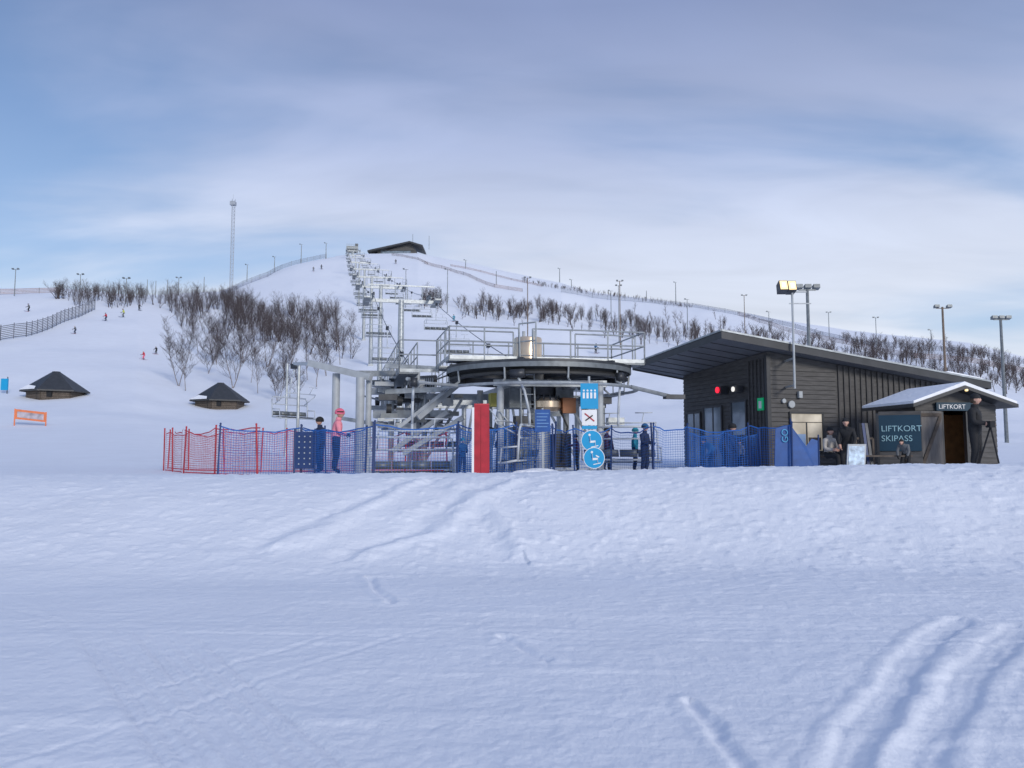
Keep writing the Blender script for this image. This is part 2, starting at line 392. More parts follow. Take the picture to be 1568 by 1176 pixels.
def chairmesh():
    mb=MB(); g=chairm
    mb.box(-.09,.09,-.2,.2,-.14,.08,dsteel)
    mb.path([(0,0,-.1),(0,.18,-.5),(0,.30,-1.1),(0,.30,-1.45)],.035,g,8)
    mb.path([(-1.0,.3,-1.45),(1.0,.3,-1.45)],.03,g,8)
    for s_ in(-1,1):
        mb.path([(s_*1.0,.3,-1.45),(s_*1.08,.28,-1.6),(s_*1.08,.22,-2.35),(s_*1.08,-.25,-2.42),(s_*1.05,-.3,-2.38)],.030,g,8)
        mb.path([(s_*1.08,.25,-2.0),(s_*1.08,-.2,-2.02),(s_*1.08,-.24,-2.4)],.024,g,6)
    mb.path([(-1.08,.22,-2.36),(1.08,.22,-2.36)],.026,g);mb.path([(-1.08,-.25,-2.42),(1.08,-.25,-2.42)],.026,g)
    mb.path([(-1.08,.27,-1.78),(1.08,.27,-1.78)],.024,g)
    for i in range(4):
        x0=-1.02+i*.515; x1=x0+.48
        mb.box(x0,x1,-.24,.2,-2.37,-2.33,dsteel)
        mb.hexa([(x0,.22,-2.28),(x1,.22,-2.28),(x1,.25,-2.28),(x0,.25,-2.28),(x0,.27,-2.08),(x1,.27,-2.08),(x1,.30,-2.08),(x0,.30,-2.08)],galvd)
    for s_ in(-1,1): mb.path([(s_*.9,.27,-1.75),(s_*.9,-.35,-1.4),(s_*.9,-.42,-1.3)],.02,g)
    mb.path([(-.9,-.42,-1.3),(.9,-.42,-1.3)],.02,g)
    for x in(-.5,.5): mb.path([(x,-.42,-1.3),(x,-.65,-1.0)],.016,g); mb.path([(x-.25,-.65,-1.0),(x+.25,-.65,-1.0)],.016,g)
    return mb.mesh('chairlift_chair',True)
CH=chairmesh()
def chair(b,a,z,rot=0,world=None):
    o=bpy.data.objects.new('chairlift_chair',CH); scene.collection.objects.link(o)
    if world: o.location=world; o.rotation_euler=(0,0,rot); return o
    p=Mst@Vector((b,a,z)); o.location=p; o.rotation_euler=(random.uniform(-.03,.03),0,math.atan2(-A_.x,A_.y)+rot); return o
a=18.
while a<tend-6:
    chair(-2.75,a,cable_z(a)-.02,math.pi); chair(2.75,a+5,cable_z(a+5)-.02,0); a+=13 if a<100 else 24
chair(1.9,-2.0,3.6,-.6+math.pi); chair(-1.2,-2.45,3.6,math.pi+1.1); chair(-2.75,5.,3.9,math.pi)
w_=S(632,690,20.7); chair(0,0,0,world=(w_.x,20.7,3.30),rot=.2)
w_=S(452,560,36.); chair(0,0,0,world=w_,rot=1.05)
# ---------------------------------------------------------------- bottom station
st=empty('chairlift_station')
G=.82
mb=MB(Mst)
mb.lathe([(2.4,3.58),(2.68,3.58),(2.68,3.64),(2.60,3.70),(2.68,3.76),(2.68,3.85),(2.4,3.85)],blackr,64)
for i in range(8):
    a=i*math.pi/4+.2; mb.beam((.35*math.cos(a),.35*math.sin(a),3.7),(2.45*math.cos(a),2.45*math.sin(a),3.7),.1,.16,dsteel)
mb.lathe([(0.01,3.45),(.5,3.45),(.5,3.88),(.01,3.88)],dsteel,24)
mb.build('bull_wheel',st,True)
mb=MB(Mst)
mb.lathe([(1.9,3.90),(2.78,3.90),(2.78,3.97),(1.9,3.97)],dsteel,64)
mb.lathe([(2.74,3.76),(2.78,3.76),(2.78,3.896),(2.74,3.896)],galvd,64)
for i in range(6):
    a=i*math.pi/3+.1; mb.beam((.4*math.cos(a),.4*math.sin(a),3.995),(2.75*math.cos(a),2.75*math.sin(a),3.995),.14,.045,dsteel)
mb.build('wheel_guard_ring',st,True)
mb=MB(Mst)
pr=None
for i in range(40):
    a=math.radians(150+ i*240/39); p=(2.95*math.cos(a),2.95*math.sin(a),3.30)
    if pr: mb.tube(pr,p,.045,galv,n=8)
    pr=p
    if i%6==2: mb.path([p,(2.7*math.cos(a),2.7*math.sin(a),3.45),(2.75*math.cos(a),2.75*math.sin(a),3.9)],.03,galv)
mb.tube((-2.6,1.45,3.30),(-3.0,7.5,3.5),.05,galv); mb.tube((2.55,1.47,3.30),(3.0,7.5,3.5),.05,galv)
mb.tube((2.2,-2.0,3.30),(3.7,-1.3,3.1),.06,galv); mb.box(3.5,4.1,-1.45,-1.2,3.02,3.15,dsteel)
mb.M=Matrix.Identity(4); q=Mst@Vector((-2.6,-1.3,3.30)); mb.path([q,(-2.55,21.4,3.34),(-2.57,20.7,3.34),(-2.7,20.4,3.34)],.045,galv,8)
mb.build('chair_guide_rail',st,True)
mb=MB(Mst)
rust=mm('rust_orange',(.3,.12,.05)); mach=mm('machine_yellow',(.45,.42,.1))
mb.tube((0,0,G-.3),(0,0,3.0),.36,galv,.34,n=20)
mb.lathe([(.01,2.95),(.62,2.95),(.62,3.1),(.5,3.15),(.5,3.4),(.01,3.4)],dsteel,24)
mb.lathe([(.01,2.5),(.30,2.5),(.42,2.62),(.42,2.8),(.30,2.9),(.01,2.9)],alu,20,c=(.15,-.45,.15))
for i in range(12):
    a=i*math.pi/6; mb.tube((.15+.36*math.cos(a),-.45+.36*math.sin(a),2.75),(.15+.36*math.cos(a),-.45+.36*math.sin(a),3.12),.025,dsteel,n=5)
mb.box(-1.0,-.35,-.5,.4,2.75,3.35,galvd);mb.box(.45,1.0,-.35,.45,2.8,3.4,galvd)
mb.box(.55,.95,-.75,-.4,2.6,3.05,rust);mb.box(-1.5,-1.2,-.2,.2,2.8,3.2,mach)
mb.box(-.9,-.45,-.9,-.5,1.9,2.5,dsteel);mb.box(-.85,-.2,-.3,.4,.9,2.2,galvd);mb.box(.4,.9,-.4,.3,1.0,2.0,blackr)
mb.path([(-.4,-.7,2.4),(-.2,-.8,1.8),(-.3,-.7,1.0)],.035,blackr,8);mb.path([(.5,-.6,2.7),(.7,-.7,2.2),(.6,-.5,1.2)],.03,blackr,8)
for b in(-.75,.75):
    mb.beam((b,-1.2,3.42),(b,9,3.52),.18,.22,galv)
for b,a in((-1.5,-1.6),(1.3,-1.9),(-1.4,2.2),(1.5,2.2)):
    mb.tube((b,a,G-.2),(b,a,3.45),.10,lgrey,n=12)
for a in (3.2,6.2,8.8):
    mb.beam((-3.3,a,3.30),(3.3,a,3.30),.16,.2,galv)
    for b in(-3.1,-.9,.9,3.1): mb.tube((b,a,G-.2),(b,a,3.3),.1,galv,n=10); mb.tube((b,a,G+.3),(b*.6,a,3.2),.05,galv,n=6)
mb.beam((-1.7,-1.6,3.38),(1.5,-1.9,3.38),.14,.18,galv)
for p,q in (((-2.9,-.6,G),(-1.2,1.5,2.9)),((-3.2,3.2,1.2),(-3.2,6.2,3.2)),((-3.2,6.2,1.2),(-3.2,3.2,3.2)),((-3.9,1.6,1.4),(-2.2,.6,2.5)),((-4.2,2.0,1.5),(-2.6,1.1,2.7))):
    mb.beam(p,q,.1,.14,lgrey)
R=random.Random(4)
for i in range(50):
    b=R.uniform(-4.6,-2.0); a=R.uniform(1.8,7.5); z=R.uniform(2.2,3.8); w=R.uniform(.08,.32); h=R.uniform(.06,.30)
    mb.box(b-w,b+w,a-w*.6,a+w*.6,z-h/2,z+h/2,R.choice([galv,galvd,lgrey,dsteel,galvd]))
    if i%2: mb.tube((b,a,z),(b+R.uniform(-.9,.9),a+R.uniform(-.3,.3),z+R.uniform(-.7,.5)),.035,R.choice([galv,lgrey]))
    if i%3==0: mb.tube((b-.08,a,z+.25),(b+.08,a,z+.25),.16,blackr,n=14); mb.tube((b-.09,a,z+.25),(b+.09,a,z+.25),.08,galv,n=10)
for i in range(14):
    b=R.uniform(1.2,3.2); a=R.uniform(1.2,6); z=R.uniform(2.3,3.4); w=R.uniform(.1,.3); mb.box(b-w,b+w,a-w*.6,a+w*.6,z-.12,z+.12,R.choice([galv,galvd,dsteel]))
mb.build('support_frame',st,True)
mb=MB(Mst)
for b in(-2.75,2.75):
    sheaves(mb,b,3.0,8.8,3.9,4.4,galv,.22,9)
    s_=1 if b>0 else -1
    mb.box(b+s_*.3,b+s_*.95,2.6,9.4,3.40,3.45,galvd)
    rails(mb,[(b+s_*.95,2.6),(b+s_*.95,9.4)],3.45); rails(mb,[(b-s_*.6,3.6),(b-s_*.6,9.4)],3.8,1.0)
mb.build('sheave_trains',st,True)
mb=MB(Mst)
zf=4.06
mb.box(-2.9,2.9,-1.3,-.55,zf-.05,zf,galvd); mb.box(-2.9,2.9,.9,1.6,zf-.05,zf,galvd); mb.box(-.9,-.6,-.5,.85,zf-.05,zf,galvd)
rails(mb,[(-2.9,-1.3),(-.9,-1.3)],zf,.92); rails(mb,[(-.5,-1.3),(2.9,-1.3)],zf,.92)
rails(mb,[(-2.9,-.55),(-.9,-.55)],zf,.92,step=1.4); rails(mb,[(1.0,-.55),(2.9,-.55)],zf,.92,step=1.4)
rails(mb,[(-2.9,1.6),(2.9,1.6)],zf,.92); rails(mb,[(-2.9,-1.3),(-2.9,1.6)],zf,.92); rails(mb,[(2.9,-1.3),(2.9,1.6)],zf,.92)
rails(mb,[(-.9,-1.3),(-.5,-1.7)],zf-.1,1.15)
mb.box(-4.1,-3.5,1.2,10.5,3.85,3.9,galvd); rails(mb,[(-4.1,1.2),(-4.1,10.5)],3.9,1.0); rails(mb,[(-3.5,1.7),(-3.5,10.5)],3.9,1.0); rails(mb,[(-4.1,1.2),(-2.9,1.2)],3.9,1.0)
for k in(-.2,.2): mb.tube((-.7+k,-1.75,G),(-.7+k,-1.35,zf+.9),.022,galv)
for i in range(12): mb.tube((-.9,-1.72+i*.032,G+.3+i*.28),(-.5,-1.72+i*.032,G+.3+i*.28),.015,galv,n=5)
mb.build('maintenance_walkway',st,True)
mb=MB(Mst)
mb.lathe([(.01,3.96),(.46,3.96),(.46,4.02),(.42,4.04),(.42,4.84),(.40,4.88),(.01,4.88)],alu,32,c=(-.35,-.1,0))
mb.tube((-.1,.1,4.85),(-.1,.1,5.15),.03,lgrey);mb.tube((-.5,-.2,4.85),(-.5,-.2,5.07),.05,lgrey)
mb.build('drive_motor',st,True)
mb=MB()
def PZ(px,py,d): return S(px,py,d)
for px,top,d,r in((515,572,25,.12),(552,578,24,.13),(565,572,24.6,.09),(600,556,27,.1),(640,560,27,.08)):
    t=PZ(px,top,d); mb.tube((t.x,t.y,G-.2),t,r,lgrey,n=12)
mb.beam(PZ(474,556,25.2),PZ(568,578,24.3),.20,.2,lgrey)
pr=None
for px,d in((474,25.2),(462,27.5),(456,30),(452,33),(451,36),(450,39)):
    q=PZ(px,557,d)
    if pr: mb.beam(pr,q,.1,.12,lgrey)
    pr=q
for px,d in((440,39),(458,30)): q=PZ(px,557,d); mb.tube((q.x,q.y,.8),q,.06,galv,n=8)
mb.beam(PZ(540,572,24.6),PZ(625,572,26.5),.14,.18,galv); mb.beam(PZ(590,560,25),PZ(695,566,25),.12,.14,galv)
mb.beam(PZ(590,600,25.5),PZ(680,596,25.5),.12,.16,galv); mb.beam(PZ(520,640,25),PZ(640,660,24.5),.08,.12,galv)
mb.beam(PZ(640,640,24),PZ(700,590,24.6),.12,.16,lgrey); mb.beam(PZ(610,655,24),PZ(680,600,24.2),.07,.1,lgrey)
for a_,b_ in(((571,628),(636,640)),((640,628),(690,640))):
    p=PZ(a_[0],a_[1],26); q=PZ(b_[0],b_[1],26); mb.box(p.x,q.x,p.y,p.y+.5,q.z,p.z,galv)
mb.build('storage_rail',st,True)
g=axis_pt(440); zt=zg(g.x,g.y)
mb=MB(Mst); 
mb.box(-3.2,3.2,tend-3,tend+6,zend-1.0,zend+.8,galvd); mb.tube((0,tend,zt-1),(0,tend,zend),.6,galv); mb.lathe([(2.4,zend-1.5),(2.9,zend-1.5),(2.9,zend-1.2),(2.4,zend-1.2)],blackr,24,c=(0,tend,0)); rails(mb,[(-3.2,tend-3),(3.2,tend-3)],zend+.8,1.1,galv,1.2,.05)
mb.box(1.5,3.2,tend-2,tend+2,zend+.8,zend+2.6,dsteel)
mb.build('chairlift_top_station')
cab_=empty('summit_cabin')
p=S(568,388,447); q=S(640,388,447); zb=p.z
mb=MB(); mb.box(p.x+4,q.x-1,445,456,zb-6,zb+1.6,brown)
mb.box(p.x+6,q.x-4,444.9,444.99,zb-.6,zb+1.0,glass); mb.build('walls',cab_)
mb=MB(); a1=S(564,385,444); b1=S(628,371,444); c1=S(648,377,444)
for u,v in((a1,b1),(b1,c1)): mb.hexa([(u.x,441,u.z-.9),(v.x,441,v.z-.9),(v.x,460,v.z-.9),(u.x,460,u.z-.9),(u.x,441,u.z),(v.x,441,v.z),(v.x,460,v.z),(u.x,460,u.z)],fascia)
mb.add([(b1.x-14,444.5,zb+1),(c1.x-5,444.5,zb+1),(c1.x-5,444.5,c1.z-.8),(b1.x,444.5,b1.z-.8)],[(0,1,2,3)],brown)
mb.build('roof',cab_)
mb=MB()
for px,h in((632,6),(657,5)): t=S(px,374,446); mb.tube((t.x,446,t.z-3),(t.x,446,t.z+h),.12,galvd)
mb.build('antenna',cab_)
mb=MB(); g=ground_at(353,447); zt=EYE+tE(305)*g.y; w=.75
cor=[(g.x+w*math.cos(a),g.y+w*math.sin(a)) for a in(.3,2.4,4.5)]
mast=mm('mast_steel',(.32,.35,.40),.6,0,.1,1)
for c in cor: mb.tube((c[0],c[1],g.z-1),(c[0],c[1],zt),.11,mast,n=5)
z=g.z
while z<zt-1.5:
    for i in range(3):
        a=cor[i];b=cor[(i+1)%3]; mb.tube((a[0],a[1],z),(b[0],b[1],z+1.5),.06,mast,n=4); mb.tube((a[0],a[1],z),(b[0],b[1],z),.06,mast,n=4)
    z+=1.5
mb.box(g.x-1,g.x+1,g.y-1,g.y+1,zt-2.5,zt-1,mast); mb.tube((g.x,g.y,zt),(g.x,g.y,zt+2),.06,mast)
mb.build('lattice_radio_mast')
# ---------------------------------------------------------------- light poles on the slopes
def pole(px,top,base,lamps=2,thick=.11,wood_=False,dist=None):
    g=ground_at(px,base) if dist is None else Vector((bx(px,top)*dist,dist,zg(bx(px,top)*dist,dist)))
    zt=EYE+tE(top)*g.y; m=polew if wood_ else galvd; mb=MB()
    r=max(thick,g.y*.00045)
    mb.tube((g.x,g.y,g.z-1),(g.x,g.y,zt),r*1.25,m,r*.8,n=8)
    if lamps:
        s=min(1.,g.y/150*1.0+.35); w=.75*s
        mb.beam((g.x-w,g.y,zt-.15),(g.x+w,g.y,zt-.15),.08,.08,m)
        for i in range(lamps):
            x=g.x-w+2*w*i/max(1,lamps-1); mb.hexa([(x-.28*s,g.y-.35*s,zt-.05),(x+.28*s,g.y-.35*s,zt-.05),(x+.28*s,g.y+.1,zt-.15),(x-.28*s,g.y+.1,zt-.15),(x-.28*s,g.y-.3*s,zt+.25*s),(x+.28*s,g.y-.3*s,zt+.25*s),(x+.28*s,g.y+.1,zt+.12*s),(x-.28*s,g.y+.1,zt+.12*s)],galvd)
    mb.build('floodlight_pole')
for a in((22,412,452,2),(122,420,452,2),(192,426,470,2),(273,425,452,2),(378,405,432,1),(420,393,418,1),(461,374,403,1),(499,372,396,1),(225,428,452,0),(238,430,455,0),(256,428,452,0),(312,424,448,0),
         (621,412,470,1),(685,412,480,1),(713,398,410,1),(857,411,432,1),(875,428,440,1),(948,437,520,2),(936,445,500,1),(1035,432,466,1),(1053,458,505,1),(1178,477,510,1),(1270,478,520,2),(1343,486,545,2),(1427,505,545,1),(760,415,435,0),(990,445,460,0)): pole(*a)
pole(808,425,520,2,.13,True); pole(950,430,530,2,.14,True); pole(1141,452,520,2,.13,True)
pole(1443,470,600,2,.14,True,dist=88); pole(1532,487,600,3,.14,False,dist=70)
pole(1236,440,600,3,.11,False,dist=45)
mb=MB(); p=S(1217,595,23.4); t=S(1213,447,23.4)
mb.tube((p.x,p.y,p.z),(t.x,p.y,t.z+.1),.035,lgrey,n=8)
mb.beam((t.x-.32,p.y,t.z),(t.x+.42,p.y,t.z),.04,.04,lgrey); mb.beam((t.x-.1,p.y,t.z-.35),(t.x+.55,p.y,t.z-.35),.03,.03,lgrey)
core=mm('lamp_core',(.7,.7,.68),.3,emit=(1,.95,.85),est=.8)
for k,dy_ in((-.27,0),(.0,.05)):
    x=t.x+k-.03; yb=p.y+dy_; mb.hexa([(x-.13,yb-.22,t.z+.02),(x+.11,yb-.24,t.z+.02),(x+.11,yb+.08,t.z-.06),(x-.13,yb+.08,t.z-.06),(x-.13,yb-.12,t.z+.32),(x+.11,yb-.14,t.z+.32),(x+.11,yb+.12,t.z+.22),(x-.13,yb+.12,t.z+.22)],dsteel)
    mb.add([(x-.115,yb-.232,t.z+.035),(x+.095,yb-.252,t.z+.035),(x+.095,yb-.158,t.z+.305),(x-.115,yb-.138,t.z+.305)],[(0,1,2,3)],warm)
    mb.add([(x-.06,yb-.225,t.z+.10),(x+.04,yb-.238,t.z+.10),(x+.04,yb-.196,t.z+.24),(x-.06,yb-.184,t.z+.24)],[(0,1,2,3)],core)
mb.beam((p.x,p.y,p.z+.1),(p.x,p.y+.8,p.z+.1),.05,.05,lgrey); mb.beam((p.x,p.y,p.z+.9),(p.x,p.y+.8,p.z+.9),.05,.05,lgrey)
mb.build('floodlight_mast')
# ---------------------------------------------------------------- hill fences
def hillfence(name,pts,h,m,post=galvd,step=4.,slats=5,tw=.06):
    P=[ground_at(*p) for p in pts]; mb=MB()
    for a,b in zip(P[:-1],P[1:]):
        L=(b-a).length; n=max(1,int(L/step)); prev=None
        for i in range(n+1):
            q=a+(b-a)*i/n; z=zg(q.x,q.y); q=Vector((q.x,q.y,z)); mb.tube((q.x,q.y,z-.3),(q.x,q.y,z+h*1.1),tw,post,n=5)
            if prev is not None:
                for k in range(slats):
                    zz=h*(k+.8)/slats; mb.beam(prev+Vector((0,0,zz)),q+Vector((0,0,zz)),.03,h/slats*.4,m)
            prev=q
    mb.build(name)
hillfence('wooden_snow_fence',[(-60,540),(0,524),(40,515),(80,500),(110,488),(145,476)],2.7,slat,slat,2.5,8,.07)
hillfence('piste_fence',[(340,452),(372,438),(410,425),(432,410),(460,399),(500,391)],2.2,netblue,galvd,6)
hillfence('piste_fence',[(650,404),(690,415),(730,430),(757,439),(800,447)],1.5,netfar,galvd,6)
hillfence('piste_fence',[(600,392),(640,398),(655,405)],1.2,netfar,galvd,5)
hillfence('piste_fence',[(860,450),(930,460),(1010,466),(1060,470),(1110,480),(1180,495),(1260,514),(1340,530),(1420,538),(1568,560)],2.0,netblue,galvd,7)
hillfence('piste_fence',[(1130,486),(1200,508),(1290,528),(1400,550),(1568,575)],1.8,netfar,galvd,8,4)
hillfence('piste_fence',[(690,408),(760,422),(830,438)],1.0,netfar,galvd,8,3)
hillfence('piste_fence',[(0,450),(60,447),(90,446)],1.6,netfar,galvd,6,4)
# ---------------------------------------------------------------- small grill huts
def grillhut(px0,px1,top,base):
    g=ground_at((px0+px1)/2,base); w=(px1-px0)/F*g.y/2; zt=EYE+tE(top)*g.y
    e=empty('grill_hut'); d=w*.95; ez=g.z+.34*(zt-g.z)
    MT=Matrix.Translation((g.x,g.y+d,0))
    mb=MB(MT); n=6; ww=w*.9
    for i in range(n):
        a0=math.pi/6+i*math.pi/3; a1=a0+math.pi/3
        for k in range(6):
            z0=g.z-.3+k*(ez-g.z+.4)/6; z1=z0+(ez-g.z+.4)/6
            mb.beam((ww*math.cos(a0),ww*math.sin(a0),(z0+z1)/2),(ww*math.cos(a1),ww*math.sin(a1),(z0+z1)/2),.2,(z1-z0)*.9,wood)
    mb.box(-.55,-.1,-ww*.9-.1,-ww*.8,g.z+.1,ez-.05,blk); mb.box(.25,1.0,-ww*.9-.1,-ww*.8,g.z+.4,ez-.1,blk)
    mb.build('walls',e)
    mb=MB(MT)
    for i in range(n):
        a0=math.pi/6+i*math.pi/3; a1=a0+math.pi/3; r=w*1.14
        A0=Vector((r*math.cos(a0),r*math.sin(a0),ez-.12)); A1=Vector((r*math.cos(a1),r*math.sin(a1),ez-.12))
        T0=Vector((.35*math.cos(a0),.35*math.sin(a0),zt-.15));T1=Vector((.35*math.cos(a1),.35*math.sin(a1),zt-.15)); up=Vector((0,0,.14))
        mb.hexa([A0,A1,T1,T0,A0+up,A1+up,T1+up,T0+up],fascia)
    mb.lathe([(.01,zt-.2),(.5,zt-.2),(.4,zt),(.01,zt+.02)],fascia,12)
    mb.build('roof',e)
    mb=MB(MT)
    for i in (3,2):
        a0=math.pi/6+i*math.pi/3; a1=a0+math.pi/3; f=lambda r,a,k: Vector((r*math.cos(a),r*math.sin(a),ez-.12+(w*1.14-r)*((zt-.15-ez+.12)/(w*1.14-.35))+.14+k))
        P=[f(w*1.12,a0+.1,.01),f(w*1.12,a1-.1,.01),f(w*1.0,a1-.15,.01),f(w*.9,a0+.3,.01)]; mb.hexa(P+[p+Vector((0,0,.06)) for p in P],rsnow)
    mb.build('roof_snow',e)
grillhut(18,104,565,607); grillhut(283,363,583,620)
mb=MB(); a=ground_at(22,648); sc_=a.y/F
mb.M=Matrix.Translation(a)
w=48*sc_;h=26*sc_
mb.tube((0,0,-.2),(0,0,h),.05,orange);mb.tube((w,0,-.2),(w,0,h*.8),.05,orange)
mb.hexa([(0,-.02,h*.4),(w,-.02,h*.2),(w,.02,h*.2),(0,.02,h*.4),(0,-.02,h*.98),(w,-.02,h*.78),(w,.02,h*.78),(0,.02,h*.98)],orange)
mb.hexa([(w*.08,-.03,h*.5),(w*.93,-.03,h*.32),(w*.93,-.022,h*.32),(w*.08,-.022,h*.5),(w*.08,-.03,h*.84),(w*.93,-.03,h*.66),(w*.93,-.022,h*.66),(w*.08,-.022,h*.84)],mm('banner_print',(.42,.38,.42),.6,0,.4,2))
mb.build('slope_banner')
mb=MB(); a=ground_at(8,602); mb.M=Matrix.Translation(a); mb.box(-.5,.25,-.1,.1,.4,1.7,cyan); mb.tube((.2,0,0),(.2,0,1.9),.05,dsteel); mb.build('trail_sign')
# ---------------------------------------------------------------- lodge
Wc=Vector((7.73,24.0)); Rv=Vector((.96,.28)).normalized(); Lv=Vector((-Rv.y,Rv.x))
Ml=Matrix(((Rv.x,Lv.x,0,Wc.x),(Rv.y,Lv.y,0,Wc.y),(0,0,1,0),(0,0,0,1)))
lodge=empty('ski_lodge')
RL=7.4; LD=5.2; g0=.6
def zr(r,l): return 4.92-.128*(r+1.8)-.055*(l+.6)
def ztop(r,l): return zr(r,l)-.16
def wallquad(mb,p0,p1,z0,m,off=0):
    (r0,l0),(r1,l1)=p0,p1
    mb.add([(r0,l0,z0),(r1,l1,z0),(r1,l1,ztop(r1,l1)),(r0,l0,ztop(r0,l0))],[(0,1,2,3)],m)
mb=MB(Ml)
wallquad(mb,(0,0),(RL,0),g0,brown);wallquad(mb,(RL,0),(RL,LD),g0,brown);wallquad(mb,(RL,LD),(0,LD),g0,brown);wallquad(mb,(0,LD),(0,0),g0,brown)
z=g0+.1
while z<4.5:
    if z+.14<ztop(2.45,0): mb.hexa([(0.0,-.03,z),(2.42,-.03,z),(2.42,-.004,z),(0.0,-.004,z),(0.0,-.008,z+.125),(2.42,-.008,z+.125),(2.42,-.004,z+.125),(0.0,-.004,z+.125)],brown)
    if z+.14<ztop(0,LD): mb.hexa([(-.03,.0,z),(-.004,.0,z),(-.004,LD,z),(-.03,LD,z),(-.008,.0,z+.125),(-.004,.0,z+.125),(-.004,LD,z+.125),(-.008,LD,z+.125)],brown)
    z+=.14
mb.build('walls',lodge)
mb=MB(Ml)
r=2.5
while r<RL-.05:
    mb.hexa([(r,-.045,g0),(r+.05,-.045,g0),(r+.05,-.004,g0),(r,-.004,g0),(r,-.045,ztop(r,0)-.02),(r+.05,-.045,ztop(r+.05,0)-.02),(r+.05,-.004,ztop(r+.05,0)-.02),(r,-.004,ztop(r,0)-.02)],brownv); r+=.21
l=.12
while l<1.1: mb.box(-.06,-.035,l,l+.05,g0,4.3,brownv); l+=.2
mb.box(-.07,.06,-.07,.06,g0,4.4,fascia)
mb.build('battens',lodge)
mb=MB(Ml)
c=[(-1.9,-.6),(RL+.5,-.6),(RL+.5,LD+1.2),(-1.9,LD+.3)]
lo=[(r,l,zr(r,l)-.14) for r,l in c]; hi=[(r,l,zr(r,l)+.03) for r,l in c]
mb.add(lo,[(0,3,2,1)],soffit); mb.add(hi,[(0,1,2,3)],rsnow)
for i in range(4):
    j=(i+1)%4; mb.add([(*lo[i][:2],lo[i][2]-.05),(*lo[j][:2],lo[j][2]-.05),hi[j],hi[i]],[(0,1,2,3)],fascia)
for i in range(9):
    l=-.5+i*.7; mb.hexa([(-1.78,l,zr(-1.78,l)-.155),(-.02,l,zr(0,l)-.155),(-.02,l+.03,zr(0,l)-.155),(-1.78,l+.03,zr(-1.78,l)-.155),(-1.78,l,zr(-1.78,l)-.142),(-.02,l,zr(0,l)-.142),(-.02,l+.03,zr(0,l)-.142),(-1.78,l+.03,zr(-1.78,l)-.142)],fascia)
for a_,b_ in((0,1),(3,0)):
    p=Vector(hi[a_]);q=Vector(hi[b_]); mb.beam(p+Vector((0,0,.02)),q+Vector((0,0,.02)),.05,.05,galv)
r0,r1=RL-1.3,RL+.45
p=Vector((r0,-.5,zr(r0,-.5)+.1));q=Vector((r1,-.5,zr(r1,-.5)+.1)); mb.hexa([p+Vector((0,0,-.06)),q+Vector((0,0,-.06)),q+Vector((0,2,-.17)),p+Vector((0,2,-.17)),p+Vector((.3,.1,.04)),q+Vector((-.1,.1,.08)),q+Vector((-.1,2,.0)),p+Vector((.3,2,-.05))],rsnow)
mb.build('roof',lodge)
mb=MB(Ml)
def winL(l0,l1,z0,z1,m=glass):
    mb.box(-.045,-.034,l0,l1,z0,z1,m)
    for a_,b_,c_,d_ in((l0-.06,l0,z0-.06,z1+.06),(l1,l1+.06,z0-.06,z1+.06),(l0,l1,z1,z1+.06),(l0,l1,z0-.06,z0)): mb.box(-.075,-.033,a_,b_,c_,d_,fascia)
def winF(r0,r1,z0,z1,m=glass,fr=fascia):
    mb.box(r0,r1,-.045,-.034,z0,z1,m)
    for a_,b_,c_,d_ in((r0-.06,r0,z0-.06,z1+.06),(r1,r1+.06,z0-.06,z1+.06),(r0,r1,z1,z1+.06),(r0,r1,z0-.06,z0)): mb.box(a_,b_,-.08,-.033,c_,d_,fr)
winL(4.0,4.9,1.0,2.8);winL(2.6,3.7,1.0,2.95);winL(1.15,1.95,2.0,3.05)
mb.box(-.05,-.034,1.2,1.9,.9,1.9,fascia)
mb.box(-.06,-.046,4.4,4.45,1.0,2.8,fascia);mb.box(-.06,-.046,3.1,3.15,1.0,2.95,fascia)
winF(.75,1.85,1.5,2.62,winlit)
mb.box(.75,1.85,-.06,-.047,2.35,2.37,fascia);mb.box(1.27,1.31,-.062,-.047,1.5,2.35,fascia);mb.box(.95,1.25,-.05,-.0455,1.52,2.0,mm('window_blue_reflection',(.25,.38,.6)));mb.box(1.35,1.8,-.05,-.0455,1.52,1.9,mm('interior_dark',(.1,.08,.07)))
mb.build('windows',lodge)
mb=MB(Ml)
mb.box(-.1,-.062,.12,.42,2.72,3.1,green); mb.box(-.108,-.101,.2,.34,2.78,3.0,white)
mb.box(-.35,-.08,2.1,2.4,3.35,3.6,dsteel);mb.tube((-.36,2.25,3.48),(-.40,2.25,3.48),.1,redl,n=16)
mb.box(-.35,-.08,1.2,1.45,3.35,3.55,dsteel);mb.tube((-.36,1.32,3.44),(-.39,1.32,3.44),.08,core,n=16)
mb.box(1.0,1.12,-.14,-.05,3.1,3.3,lgrey);mb.tube((.5,-.1,3.0),(.5,-.04,3.0),.07,lgrey)
mb.tube((.76,-.11,2.9),(.76,-.05,2.9),.11,lgrey,n=16)
mb.box(4.2,4.5,-.14,-.05,2.7,2.76,lgrey)
mb.build('wall_fixtures',lodge)
